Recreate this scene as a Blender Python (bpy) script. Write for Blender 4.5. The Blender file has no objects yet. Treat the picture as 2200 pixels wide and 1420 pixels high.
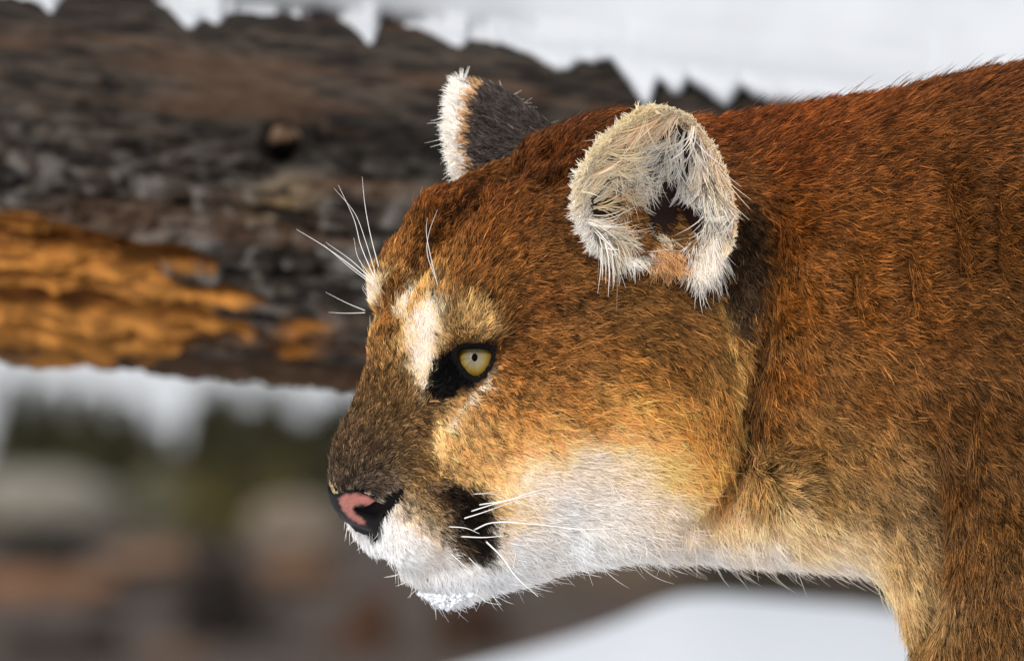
import bpy, bmesh, math, random, os, time
import numpy as np
T0 = time.time()
rng = np.random.default_rng(7)
# ---------------------------------------------------------------- camera, sky, sun, exposure
sc = bpy.context.scene
FPX, DIST, CAMZ, HOR = 18000.0, 4.0, 0.55, 1100.0      # focal length in photo pixels, focus distance, eye height, horizon row
K = 4500.0                                             # photo pixels per metre at the cougar's head
cam_d = bpy.data.cameras.new("camera"); cam = bpy.data.objects.new("camera", cam_d)
sc.collection.objects.link(cam); sc.camera = cam
cam.location = (0, -DIST, CAMZ); cam.rotation_euler = (math.radians(90), 0, 0)
cam_d.sensor_width = 36; cam_d.lens = FPX / 2200 * 36
cam_d.shift_y = (HOR - 710) / 2200
cam_d.clip_start = 0.1; cam_d.clip_end = 5000
cam_d.dof.use_dof = True; cam_d.dof.focus_distance = DIST - 0.06
cam_d.dof.aperture_fstop = cam_d.lens / 25.0
world = bpy.data.worlds.new("World"); sc.world = world; world.use_nodes = True
nt = world.node_tree; nt.nodes.clear()
SUN_EL, SUN_AZ = math.radians(25), math.radians(203)   # azimuth measured from +Y clockwise
sky = nt.nodes.new("ShaderNodeTexSky"); sky.sky_type = 'NISHITA'; sky.sun_disc = False
sky.sun_elevation = SUN_EL; sky.sun_rotation = SUN_AZ; sky.dust_density = 1.0; sky.air_density = 1.0
hs = nt.nodes.new("ShaderNodeHueSaturation"); hs.inputs["Saturation"].default_value = 0.3
ov = nt.nodes.new("ShaderNodeMix"); ov.data_type = 'RGBA'; ov.inputs[0].default_value = 0.82      # high thin overcast over the clear sky
ov.inputs[7].default_value = (6.4, 6.6, 7.0, 1)
bg = nt.nodes.new("ShaderNodeBackground"); bg.inputs[1].default_value = 0.104
wo = nt.nodes.new("ShaderNodeOutputWorld")
nt.links.new(sky.outputs[0], hs.inputs["Color"]); nt.links.new(hs.outputs[0], ov.inputs[6]); nt.links.new(ov.outputs[2], bg.inputs[0]); nt.links.new(bg.outputs[0], wo.inputs[0])
sun_d = bpy.data.lights.new("sun", 'SUN'); sun_d.energy = 2.5; sun_d.angle = math.radians(14); sun_d.color = (1, .97, .93)
sun = bpy.data.objects.new("sun", sun_d); sc.collection.objects.link(sun)
from mathutils import Vector
sdir = Vector((math.sin(SUN_AZ) * math.cos(SUN_EL), math.cos(SUN_AZ) * math.cos(SUN_EL), math.sin(SUN_EL)))
sun.rotation_euler = sdir.to_track_quat('Z', 'Y').to_euler()
sc.view_settings.view_transform = 'Standard'; sc.view_settings.look = 'None'; sc.view_settings.gamma = 1
sc.view_settings.exposure = 0.16
sc.cycles.max_bounces = 10; sc.cycles.diffuse_bounces = 8; sc.cycles.transmission_bounces = 8; sc.cycles.glossy_bounces = 2
sc.cycles.use_denoising = True; sc.cycles.denoiser = 'OPENIMAGEDENOISE'; sc.cycles.denoising_input_passes = 'RGB_ALBEDO_NORMAL'
sc.cycles_curves.shape = 'RIBBONS'

# ---------------------------------------------------------------- photo pixel <-> world
def W(px, py, y):
    d = DIST + y
    return np.array([(px - 1100) / FPX * d, y, CAMZ + (HOR - py) / FPX * d])
def proj(P):
    P = np.asarray(P); d = P[..., 1] + DIST
    return 1100 + P[..., 0] / d * FPX, HOR - (P[..., 2] - CAMZ) / d * FPX
# head frame: F forward along the muzzle, U up through the crown, S towards the near ear
S_ = np.array([.5, -.85, -.17]); S_ /= np.linalg.norm(S_)
F_ = np.array([-.79, -.365, -.493]); F_ -= S_ * F_.dot(S_); F_ /= np.linalg.norm(F_)
U_ = np.cross(F_, S_)
HO = W(1250, 700, 0.0)
def head_xyz(f, u, s):
    return HO + (np.multiply.outer(f, F_) + np.multiply.outer(u, U_) + np.multiply.outer(s, S_)) / K
def hs_of(px, py, s):
    """head coordinates (f, u, s) of the point that shows at a pixel and lies s to the side of the head's middle plane"""
    a, b = (px - 1100) / FPX, (HOR - py) / FPX
    base = HO + S_ * s / K - np.array([0, -DIST, CAMZ])
    # x - a*y = 0 ; z - b*y = 0
    A = np.array([[F_[0] - a * F_[1], U_[0] - a * U_[1]], [F_[2] - b * F_[1], U_[2] - b * U_[1]]]) / K
    r = -np.array([base[0] - a * base[1], base[2] - b * base[1]])
    f, u = np.linalg.solve(A, r)
    return np.array([f, u, s])
def H(px, py, s): return head_xyz(*hs_of(px, py, s))
def head_of(P):
    q = (np.asarray(P) - HO) * K
    return q @ F_, q @ U_, q @ S_
# ---------------------------------------------------------------- the cougar's body: one implicit surface, meshed by surface nets
def smin(a, b, k):
    h = np.clip(.5 + .5 * (b - a) / k, 0, 1)
    return b + (a - b) * h - k * h * (1 - h)
class Field:
    def __init__(self, xs, ys, zs, far=400.0):
        self.xs, self.ys, self.zs = xs, ys, zs           # metres
        self.D = np.full((len(xs), len(ys), len(zs)), far, np.float32)
    def box(self, lo, hi):
        sl = []
        for g, a, b in zip((self.xs, self.ys, self.zs), lo, hi):
            i, j = np.searchsorted(g, a), np.searchsorted(g, b)
            sl.append(slice(max(i - 1, 0), min(j + 1, len(g))))
        return tuple(sl)
    def pts(self, sl):
        return (self.xs[sl[0]][:, None, None], self.ys[sl[1]][None, :, None], self.zs[sl[2]][None, None, :])
    def put(self, sl, d, k, op):
        A = self.D[sl]
        if op == 'add': self.D[sl] = smin(A, d, k)
        else: self.D[sl] = -smin(-A, d, k)
    def ell(self, c, axes, r, k=40, op='add'):
        """ellipsoid: centre c (m), axes 3x3 rows, radii in px"""
        R = (max(r) + 110) / K
        sl = self.box(c - R, c + R); x, y, z = self.pts(sl)
        q = [((x - c[0]) * a[0] + (y - c[1]) * a[1] + (z - c[2]) * a[2]) * K for a in axes]
        k0 = np.sqrt(sum((v / ri) ** 2 for v, ri in zip(q, r))) + 1e-6
        k1 = np.sqrt(sum((v / ri ** 2) ** 2 for v, ri in zip(q, r))) + 1e-6
        self.put(sl, (k0 * (k0 - 1) / k1).astype(np.float32), k, op)
    def cap(self, a, b, ra, rb, k=40, op='add', flat=None, fr=1.0):
        """round cone from a to b (m), radii in px; flat: axis along which it is squeezed by fr"""
        R = (max(ra, rb) * max(1, 1) + 110) / K
        sl = self.box(np.minimum(a, b) - R, np.maximum(a, b) + R); x, y, z = self.pts(sl)
        d = b - a
        p = [x - a[0], y - a[1], z - a[2]]
        t = np.clip((p[0] * d[0] + p[1] * d[1] + p[2] * d[2]) / d.dot(d), 0, 1)
        q = [(p[i] - t * d[i]) * K for i in range(3)]
        L2 = q[0] ** 2 + q[1] ** 2 + q[2] ** 2
        if flat is not None:
            w = q[0] * flat[0] + q[1] * flat[1] + q[2] * flat[2]
            L2 = L2 - w * w + (w / fr) ** 2
        self.put(sl, (np.sqrt(L2) - (ra + (rb - ra) * t)).astype(np.float32), k, op)
    def mesh(self):
        D = self.D; ins = D < 0
        n = np.array(D.shape) - 1
        cnt = np.zeros(n, np.int16); acc = np.zeros(tuple(n) + (3,), np.float32)
        def corner(i, j, k): return (slice(i, i + n[0]), slice(j, j + n[1]), slice(k, k + n[2]))
        cs = [(i, j, k) for i in (0, 1) for j in (0, 1) for k in (0, 1)]
        tot = sum(ins[corner(*c)].astype(np.int16) for c in cs)
        act = (tot > 0) & (tot < 8)
        ai = np.argwhere(act)
        P = np.zeros((len(ai), 3), np.float64); C = np.zeros(len(ai))
        for ax in range(3):
            for c in cs:
                if c[ax]: continue
                e = list(c); e[ax] = 1
                A = D[ai[:, 0] + c[0], ai[:, 1] + c[1], ai[:, 2] + c[2]]; B = D[ai[:, 0] + e[0], ai[:, 1] + e[1], ai[:, 2] + e[2]]
                m = (A < 0) != (B < 0)
                t = A / np.where(m, A - B, 1)
                q = ai + np.array(c); q = q.astype(np.float64); q[:, ax] += np.where(m, t, 0)
                P[m] += q[m]; C[m] += 1
        P /= C[:, None]
        idx = np.full(n, -1, np.int64); idx[act] = np.arange(len(ai))
        V = np.stack([np.interp(P[:, i], np.arange(len(g)), g) for i, g in enumerate((self.xs, self.ys, self.zs))], 1)
        F = []
        for ax in range(3):
            o = [1, 1, 1]; o[ax] = 0
            sl0 = tuple(slice(o[i], n[i] if i != ax else n[i]) for i in range(3))
            A = ins[sl0]
            sh = list(sl0); sh[ax] = slice(sl0[ax].start + 1, sl0[ax].stop + 1)
            B = ins[tuple(sh)]
            ch = np.argwhere(A != B) + np.array([s.start for s in sl0])
            a1, a2 = [i for i in range(3) if i != ax]
            d1 = np.zeros(3, int); d1[a1] = 1; d2 = np.zeros(3, int); d2[a2] = 1
            q = np.stack([idx[tuple((ch - d1 - d2).T)], idx[tuple((ch - d2).T)], idx[tuple(ch.T)], idx[tuple((ch - d1).T)]], 1)
            inside = ins[tuple(ch.T)]
            flip = inside if ax != 1 else ~inside
            q[~flip] = q[~flip][:, ::-1]
            F.append(q[(q >= 0).all(1)])
        return V, np.concatenate(F)

def steps(*segs):
    """grid line positions from (start, end, step) runs"""
    out = [segs[0][0]]
    for a, b, s in segs:
        n = max(1, int(round((b - a) / s)))
        out += list(a + (b - a) * (np.arange(n) + 1) / n)
    return np.array(out)
def xpx(p): return (p - 1100) / K
def zpx(p): return CAMZ + (HOR - p) / K
gx = steps((xpx(640), xpx(890), .0016), (xpx(890), xpx(1110), .0011), (xpx(1110), xpx(1120), .0016), (xpx(1120), xpx(1700), .0024), (xpx(1700), xpx(2330), .0032), (xpx(2330), xpx(7400), .014))
gy = steps((-.125, .03, .0016), (.03, .16, .0026), (.16, .42, .006))
gz = steps((-.02, zpx(1700), .012), (zpx(1700), zpx(1330), .005), (zpx(1330), zpx(880), .0017), (zpx(880), zpx(700), .0011), (zpx(700), zpx(640), .0017), (zpx(640), zpx(60), .0024))
fld = Field(gx, gy, gz)
HA = np.array([F_, U_, S_]); BA = np.eye(3)
def hrot(deg, deg_s=0):
    """head axes pitched about S by deg (muzzle up positive)"""
    a = math.radians(deg); f = F_ * math.cos(a) + U_ * math.sin(a); u = -F_ * math.sin(a) + U_ * math.cos(a)
    if deg_s:
        b = math.radians(deg_s); f, s = f * math.cos(b) + S_ * math.sin(b), -f * math.sin(b) + S_ * math.cos(b)
        return np.array([f, u, s])
    return np.array([f, u, S_])
def mir(A): return A - 2 * np.outer(A @ S_, S_)
def mirp(p): return p - 2 * ((p - HO) @ S_) * S_
def hell(px, py, s, r, k=40, pitch=0, yaw=0, op='add'):
    c = H(px, py, s); A = hrot(pitch, yaw)
    fld.ell(c, A, r, k, op)
    if s: fld.ell(mirp(c), mir(A), r, k, op)
def hcap(a, b, ra, rb, k=40, op='add'):
    a, b = H(*a), H(*b)
    fld.cap(a, b, ra, rb, k, op)
    if (a - HO) @ S_ * K > 1 or (b - HO) @ S_ * K > 1: fld.cap(mirp(a), mirp(b), ra, rb, k, op)
def B(px, py, yd): return W(px, py, yd / K)

# -- trunk, neck, legs (body stands in profile, most of it beyond the frame)
SHY = 110                                                 # depth of the body's middle plane, px
yf = np.array([0., 1., 0.])
fld.cap(B(1530, 690, 105), B(2250, 715, SHY), 430, 562, 60, flat=yf, fr=.56)
fld.cap(B(1480, 880, 85), B(1790, 870, SHY), 305, 325, 70, flat=yf, fr=.66)
fld.cap(B(2120, 800, SHY), B(2240, 1500, SHY), 300, 240, 120, flat=yf, fr=.8)          # chest
fld.cap(B(2250, 720, SHY), B(3400, 800, SHY), 560, 600, 80, flat=yf, fr=.6)
fld.cap(B(3400, 800, SHY), B(5100, 860, SHY), 600, 480, 80, flat=yf, fr=.62)
fld.ell(B(5350, 900, SHY), BA, (560, 330, 560), 80)
for sgn in (-1, 1):
    yy = SHY + sgn * 190
    fld.cap(B(2400, 560, yy), B(2290, 1250, yy), 190, 270, 140, flat=yf, fr=.55)      # shoulder blade and upper arm
    fld.cap(B(2290, 1250, yy), B(2420, 2150, yy - sgn * 10), 225, 130, 60)
    fld.cap(B(2420, 2150, yy - sgn * 10), B(2350, 3120, yy - sgn * 30), 130, 92, 60)
    fld.cap(B(2350, 3150, yy - sgn * 30), B(2230, 3440, yy - sgn * 30), 100, 108, 50)
    fld.ell(B(2160, 3480, yy - sgn * 30), BA, (170, 120, 88), 40)
    fld.cap(B(5450, 950, yy), B(5150, 1750, yy), 330, 190, 80, flat=yf, fr=.6)         # thigh
    fld.cap(B(5150, 1750, yy), B(5700, 2480, yy), 175, 105, 60)
    fld.cap(B(5700, 2480, yy), B(5600, 3380, yy), 100, 88, 50)
    fld.ell(B(5500, 3480, yy), BA, (190, 115, 86), 40)
fld.cap(B(5750, 700, SHY), B(6500, 1500, SHY), 130, 90, 90)
fld.cap(B(6500, 1500, SHY), B(6900, 2600, SHY), 90, 80, 40)
fld.cap(B(6900, 2600, SHY), B(7250, 2500, SHY), 80, 80, 40)
# -- skull
hell(1320, 515, 0, (285, 268, 240), 60)                   # cranium
hell(1115, 622, 0, (212, 212, 190), 60, pitch=-20)
hell(1075, 560, 72, (150, 120, 100), 50, pitch=-35)        # forehead
hell(1225, 560, 125, (240, 175, 130), 70, pitch=-15)      # temple muscle
hell(1430, 530, 125, (125, 120, 105), 70)                 # ear base
hell(1018, 668, 132, (98, 78, 78), 50, pitch=-30)         # brow
hcap((955, 690, 0), (812, 985, 0), 122, 92, 60)          # bridge of the nose
hcap((812, 985, 0), (784, 1045, 0), 91, 74, 40)           # nose
hell(1010, 900, 100, (150, 125, 95), 70, pitch=-30)       # side of the muzzle
hell(945, 1070, 92, (125, 95, 84), 60, pitch=-15)         # whisker pad
hell(872, 1140, 45, (66, 58, 62), 45, pitch=-25)          # upper lip
hell(1010, 1130, 75, (110, 62, 72), 40, pitch=5)
hell(1110, 1085, 110, (150, 100, 85), 70, pitch=-10)      # lip corner
hcap((965, 1212, 0), (1120, 1150, 0), 66, 88, 50)
hell(935, 1190, 30, (60, 40, 50), 40)         # chin
hcap((1010, 1190, 40), (1440, 1020, 165), 66, 140, 60)    # jaw
hell(1190, 860, 195, (170, 140, 110), 80, pitch=-20, yaw=-25)   # cheekbone
hell(1378, 860, 222, (205, 240, 125), 60, pitch=-20, yaw=-12)    # cheek ruff
hell(1350, 1010, 150, (210, 140, 130), 60, pitch=0)
hell(1190, 985, 150, (150, 110, 110), 80, pitch=-10)
hell(872, 728, 0, (58, 62, 82), 50, pitch=-30)          # root of the nose
_q = hs_of(1456, 455, 0); EARB = 0
for s_try in range(360, 60, -4):                        # how far out the skull reaches behind the ear
    p_ = H(1466, 468, s_try); ii_ = [int(np.searchsorted(g, c)) for g, c in zip((gx, gy, gz), p_)]
    if fld.D[tuple(ii_)] < 0: EARB = s_try; break
hell(1458, 452, EARB + 16, (88, 92, 62), 24, op='cut')   # hollow of the ear
# eye: a lid shell over the eyeball, opened along the outline of the lids
EYE_R = 56
EYE = H(1024, 778, 128)
hell(1024, 778, 128, (66, 66, 66), 30)

def poly_sdf(x, y, poly):
    """signed distance (negative inside) of points to a closed polygon"""
    P = np.array(poly, float); d = np.full(np.shape(x), 1e9); ins = np.zeros(np.shape(x), bool)
    for (ax, ay), (bx, by) in zip(P, np.roll(P, -1, 0)):
        ex, ey = bx - ax, by - ay; wx, wy = x - ax, y - ay
        t = np.clip((wx * ex + wy * ey) / (ex * ex + ey * ey + 1e-9), 0, 1)
        d = np.minimum(d, (wx - ex * t) ** 2 + (wy - ey * t) ** 2)
        c = ((ay <= y) & (by > y)) | ((by <= y) & (ay > y))
        xi = ax + (y - ay) / (ey if abs(ey) > 1e-9 else 1e-9) * ex
        ins ^= c & (x < xi)
    d = np.sqrt(d); return np.where(ins, -d, d)
def line_dist(x, y, line):
    P = np.array(line, float); d = np.full(np.shape(x), 1e9)
    for (ax, ay), (bx, by) in zip(P[:-1], P[1:]):
        ex, ey = bx - ax, by - ay; wx, wy = x - ax, y - ay
        t = np.clip((wx * ex + wy * ey) / (ex * ex + ey * ey + 1e-9), 0, 1)
        d = np.minimum(d, (wx - ex * t) ** 2 + (wy - ey * t) ** 2)
    return np.sqrt(d)
def twin_px(P):
    """pixel at which a point, or for the far half of the head its mirror image, shows"""
    P = np.asarray(P); s = (P - HO) @ S_; f = (P - HO) @ F_ * K
    w = np.clip((f + 330) / 200, 0, 1)                    # the neck is not mirrored about the head's plane
    Q = P - np.where(s < 0, 2 * s * w, 0)[..., None] * S_
    return proj(Q)
LID = [(984, 757), (992, 752), (1030, 750), (1053, 754), (1055, 766), (1047, 784), (1034, 801), (1021, 809), (1009, 802), (995, 785), (985, 768)]
for e in (EYE, mirp(EYE)):
    R = 110 / K; sl = fld.box(e - R, e + R); x, y, z = np.broadcast_arrays(*fld.pts(sl))
    P = np.stack([x, y, z], -1); tx, ty = twin_px(P)
    side = np.sign((e - HO) @ S_)
    front = ((P - e) @ (S_ * side)) * K                   # only the outward half is opened
    d = np.maximum(poly_sdf(tx, ty, LID), 8 - front)
    rin = np.sqrt(((P - e) ** 2).sum(-1)) * K - (EYE_R + 2)
    fld.D[sl] = np.maximum(fld.D[sl], -np.minimum(d, 1e9)).astype(np.float32)
    fld.D[sl] = np.maximum(fld.D[sl], -np.where(front > -60, rin, 1e9)).astype(np.float32)
V, Fq = fld.mesh()
def tri_normals(V, Fq):
    n = np.cross(V[Fq[:, 2]] - V[Fq[:, 0]], V[Fq[:, 3]] - V[Fq[:, 1]])
    N = np.zeros_like(V)
    for i in range(4): np.add.at(N, Fq[:, i], n)
    return N / (np.linalg.norm(N, axis=1)[:, None] + 1e-12)
def relax(V, Fq, it=1, lam=.5):
    for _ in range(it):
        A = np.zeros_like(V); C = np.zeros(len(V))
        for i in range(4):
            a, b = Fq[:, i], Fq[:, (i + 1) % 4]
            np.add.at(A, a, V[b]); np.add.at(C, a, 1); np.add.at(A, b, V[a]); np.add.at(C, b, 1)
        V = V + lam * (A / np.maximum(C, 1)[:, None] - V)
    return V
V = relax(V, Fq, 2)
# folds and furrows of the skin: (line in the photo, width px, depth px, near side only)
FOLDS = [
    ([(1000, 455), (985, 520), (960, 560)], 14, 8),
    ([(1040, 370), (1130, 335), (1210, 325)], 17, 38),
    ([(1110, 415), (1160, 385), (1240, 372), (1290, 380)], 20, 54),                            # fold before the ear
    ([(940, 880), (926, 940), (945, 1000)], 26, 14),                                           # muzzle crease
    ([(985, 765), (945, 820), (925, 868)], 24, 16),                                            # tear line
    ([(1650, 420), (1668, 560), (1650, 690), (1628, 800), (1612, 910), (1598, 1010), (1545, 1098), (1470, 1140)], 30, 54),   # behind the cheek
    ([(1552, 560), (1556, 660), (1566, 760), (1570, 850)], 18, 16),
    ([(1800, 1010), (1740, 960), (1680, 950)], 24, 10),
    ([(1815, 520), (1822, 620), (1812, 710)], 26, 46), ([(1925, 500), (1942, 600), (1940, 690)], 26, 46),
    ([(1990, 330), (2030, 440), (2050, 560), (2045, 640)], 28, 46), ([(2110, 380), (2130, 500), (2120, 620)], 26, 36),
    ([(1700, 560), (1712, 700), (1690, 840)], 24, 20),
    ([(1975, 900), (2000, 1010), (2012, 1120), (2008, 1250), (1970, 1420)], 30, 44),          # before the shoulder
    ([(2085, 820), (2075, 900), (2060, 1060)], 26, 34),
    ([(850, 1212), (900, 1222), (960, 1212), (1040, 1200)], 10, 5),                           # mouth
    ([(802, 1120), (815, 1165), (845, 1205)], 11, 12),                                         # cleft of the lip
]
N = tri_normals(V, Fq)
tx, ty = twin_px(V)
Sd = (V - HO) @ S_; Fd = (V - HO) @ F_ * K
facing = np.clip(-N[:, 1] * 2 + .4, 0, 1)
headw = np.clip((Fd + 330) / 200, 0, 1)
gate = np.maximum(facing * (Sd > -0.004), headw * (Sd <= 0))
for line, w, dep in FOLDS:
    d = line_dist(tx, ty, line)
    ends = np.minimum(np.hypot(tx - line[0][0], ty - line[0][1]), np.hypot(tx - line[-1][0], ty - line[-1][1]))
    V -= N * (gate * dep / K * np.exp(-(d / w) ** 2) * np.clip(ends / (2.2 * w), .0, 1))[:, None]
GROOVE = [(1050, 392), (1005, 432), (962, 480), (922, 525), (888, 575), (862, 620), (846, 660), (838, 700)]
gx_, gy_ = proj(V); d = line_dist(gx_, gy_, GROOVE)               # furrow down the forehead, a little to the far side of the middle
ends = np.minimum(np.hypot(gx_ - 1050, gy_ - 392), np.hypot(gx_ - 838, gy_ - 700))
V -= N * (np.clip(.75 - N[:, 1], 0, 1) * 72 / K * np.exp(-(d / 21) ** 2) * np.clip(ends / 40, 0, 1))[:, None]
for p_, r_ in (((925, 440), 44), ((890, 500), 42), ((858, 555), 38), ((828, 605), 30)):   # rounded far ridge beside it
    d = np.hypot(gx_ - p_[0], gy_ - p_[1]); V += N * (22 / K * np.exp(-(d / r_) ** 2))[:, None]
V = relax(V, Fq, 1, .4)

# ---------------------------------------------------------------- ears: cupped shells, joined to the same mesh
VB, NB = V.copy(), tri_normals(V, Fq); VBP = np.array(proj(VB))
def surf_s(px, py):
    d = np.hypot(*(VBP - np.array([[px], [py]])))
    m = (d < 14) & (NB[:, 1] < .2)
    return ((VB[m] - HO) @ S_ * K).max() if m.any() else 200.
EAR = [  # px, py, s of the rim, clockwise from the front of its base
    (1310, 552, 268), (1272, 512, 288), (1252, 465, 300), (1247, 410, 312), (1264, 360, 335), (1297, 315, 365), (1332, 280, 395),
    (1372, 250, 425), (1410, 236, 445), (1445, 236, 452), (1483, 255, 452), (1513, 290, 448), (1543, 337, 440), (1562, 387, 430),
    (1574, 440, 415), (1577, 490, 385), (1566, 533, 345), (1541, 560, 300), (1495, 585, 268), (1430, 570, 258), (1370, 560, 262)]
def closed(P, n):
    P = np.array(P, float); m = len(P); t = np.arange(n) * m / n; i = t.astype(int); u = (t - i)[:, None]
    a, b, c, d = (P[(i + k) % m] for k in (-1, 0, 1, 2))
    return .5 * (2 * b + (c - a) * u + (2 * a - 5 * b + 4 * c - d) * u * u + (3 * b - a - 3 * c + d) * u ** 3)
NT, NR = 84, 22
rim = closed([hs_of(*p) for p in EAR], NT)
cen = hs_of(1466, 468, EARB - 34)
rr = np.linspace(.04, 1, NR)
grid = np.zeros((NR, NT, 3))
for i, r in enumerate(rr):
    grid[i] = cen + (rim - cen) * r
    grid[i, :, 2] = cen[2] + (rim[:, 2] - cen[2]) * (r ** 1.8)
out = rim - rim.mean(0); out[:, 2] = 0; out /= np.linalg.norm(out, axis=1)[:, None]
back = np.zeros((NR, NT, 3))
for i, r in enumerate(rr):
    q = 1 - r                                            # from the rim back down to the base
    back[i] = grid[i]; back[i, :, 2] -= 12 + 55 * q
    back[i] += out * (2 + 22 * q * r)
roll = (rim + out * 4); roll[:, 2] -= 5
rings = [grid[i] for i in range(NR)] + [roll] + [back[i] for i in range(NR - 1, 0, -1)]
ev = np.concatenate(rings); nr = len(rings)
ii, jj = np.meshgrid(np.arange(nr - 1), np.arange(NT), indexing='ij')
ef = np.stack([ii * NT + jj, ii * NT + (jj + 1) % NT, (ii + 1) * NT + (jj + 1) % NT, (ii + 1) * NT + jj], -1).reshape(-1, 4)
ereg = np.concatenate([np.full(NR * NT, 1), np.full((nr - NR) * NT, 2)])
eth = np.tile(np.arange(NT) / NT, nr); err_ = np.concatenate([np.repeat(rr, NT), np.ones(NT), np.repeat(rr[:0:-1], NT)])
ear_near = head_xyz(*ev.T); evm = ev.copy(); evm[:, 2] *= -1; evm[:, 0] = evm[NR * NT - NT + 3 * NT // 21, 0] + (evm[:, 0] - evm[NR * NT - NT + 3 * NT // 21, 0]) * .86; evm[:, 1] = evm[evm.shape[0] * 0, 1] + (evm[:, 1] - evm[0, 1]) * .76; evm[:, 0] -= 48; evm[:, 1] += 6; ear_far = head_xyz(*evm.T)
nb = len(V)
reg = np.concatenate([np.zeros(nb, int), ereg, ereg + 2])                # 0 body, 1/2 near ear inside/back, 3/4 far ear
earr = np.concatenate([np.zeros(nb), err_, err_]); eart = np.concatenate([np.zeros(nb), eth, eth])
nf = ef[:, ::-1]
c = ear_near[nf]; nn = np.cross(c[:, 2] - c[:, 0], c[:, 3] - c[:, 1])
if nn[:NT * 8, 1].mean() > 0: nf = ef
V = np.concatenate([V, ear_near, ear_far]); Fq = np.concatenate([Fq, nf + nb, nf[:, ::-1] + nb + len(ev)])
print('ear tips', proj(ear_near[(NR - 1) * NT + int(NT * 9 / 21)]), proj(ear_far[(NR - 1) * NT + int(NT * 9 / 21)]))
def hash3(i, j, k, seed):
    h = (i * 374761393 + j * 668265263 + k * 2147483647 + seed * 1274126177) & 0xffffffff
    h = ((h ^ (h >> 13)) * 1274126177) & 0xffffffff
    return ((h ^ (h >> 16)) & 0xffff) / 65535.0
def vnoise(x, y, z=0.0, seed=0):
    x, y, z = np.broadcast_arrays(np.asarray(x, float), y, z)
    i, j, k = (np.floor(v).astype(np.int64) for v in (x, y, z)); u, v, w = (a - b for a, b in ((x, i), (y, j), (z, k)))
    u, v, w = (t * t * (3 - 2 * t) for t in (u, v, w)); r = 0
    for a in (0, 1):
        for b in (0, 1):
            for c in (0, 1):
                r = r + hash3(i + a, j + b, k + c, seed) * (u if a else 1 - u) * (v if b else 1 - v) * (w if c else 1 - w)
    return r
def fbm(x, y, z=0.0, o=4, seed=0):
    r = 0; a = .5
    for q in range(o):
        r = r + a * vnoise(x * 2 ** q, y * 2 ** q, z * 2 ** q if np.ndim(z) or z else 0.0, seed + q); a *= .5
    return r / (1 - .5 ** o)
# ---------------------------------------------------------------- material helpers
def new_mat(name):
    m = bpy.data.materials.new(name); m.use_nodes = True
    n = m.node_tree.nodes; return m, n, m.node_tree.links, n['Principled BSDF']
def attr_mat(name, attr, rough=.8, spec=.2):
    m, n, l, b = new_mat(name)
    a = n.new('ShaderNodeAttribute'); a.attribute_name = attr
    l.new(a.outputs['Color'], b.inputs['Base Color']); b.inputs['Roughness'].default_value = rough
    b.inputs['Specular IOR Level'].default_value = spec
    return m
def plain(name, col, rough=.6, spec=.4, coat=0):
    m, n, l, b = new_mat(name)
    b.inputs['Base Color'].default_value = (*col, 1); b.inputs['Roughness'].default_value = rough; b.inputs['Specular IOR Level'].default_value = spec
    b.inputs['Coat Weight'].default_value = coat; b.inputs['Coat Roughness'].default_value = .04
    return m
def fur_mat(name):
    m, n, l, b = new_mat(name)
    a = n.new('ShaderNodeAttribute'); a.attribute_name = 'coat'
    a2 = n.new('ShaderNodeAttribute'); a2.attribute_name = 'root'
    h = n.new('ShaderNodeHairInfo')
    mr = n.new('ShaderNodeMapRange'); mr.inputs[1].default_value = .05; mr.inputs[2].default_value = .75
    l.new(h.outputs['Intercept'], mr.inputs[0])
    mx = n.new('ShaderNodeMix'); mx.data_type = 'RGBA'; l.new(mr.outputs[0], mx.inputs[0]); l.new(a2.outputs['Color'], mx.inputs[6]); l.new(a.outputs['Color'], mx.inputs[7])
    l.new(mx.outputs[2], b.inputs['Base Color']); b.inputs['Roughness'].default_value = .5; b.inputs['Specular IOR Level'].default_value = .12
    t = n.new('ShaderNodeBsdfTranslucent'); l.new(mx.outputs[2], t.inputs['Color'])
    ms = n.new('ShaderNodeMixShader'); ms.inputs[0].default_value = .28
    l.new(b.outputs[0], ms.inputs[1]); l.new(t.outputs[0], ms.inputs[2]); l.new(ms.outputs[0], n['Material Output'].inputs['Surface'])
    return m
def put(name, V, F, mat, parent=None, smooth=True, cols=None):
    me = bpy.data.meshes.new(name)
    V = np.asarray(V, np.float32)
    if isinstance(F, np.ndarray) and F.ndim == 2:
        k = F.shape[1]
        me.vertices.add(len(V)); me.vertices.foreach_set('co', V.ravel())
        me.loops.add(F.size); me.loops.foreach_set('vertex_index', F.ravel().astype(np.int32))
        me.polygons.add(len(F)); me.polygons.foreach_set('loop_start', np.arange(0, F.size, k, dtype=np.int32))
        me.update(calc_edges=True)
    else:
        me.from_pydata(V.tolist(), [], F)
    me.polygons.foreach_set('use_smooth', np.full(len(me.polygons), smooth))
    if cols is not None:
        a = me.attributes.new('tint', 'FLOAT_COLOR', 'POINT'); c = np.ones((len(V), 4), np.float32); c[:, :3] = cols; a.data.foreach_set('color', c.ravel())
    if mat: me.materials.append(mat)
    o = bpy.data.objects.new(name, me); sc.collection.objects.link(o)
    if parent: o.parent = parent; o.matrix_parent_inverse = parent.matrix_world.inverted()
    return o
def empty(name, loc):
    o = bpy.data.objects.new(name, None); sc.collection.objects.link(o); o.location = loc; bpy.context.view_layer.update(); return o
def tag(o, label=None, cat=None, group=None, kind=None):
    for k, v in (('label', label), ('category', cat), ('group', group), ('kind', kind)):
        if v: o[k] = v
    return o
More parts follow.
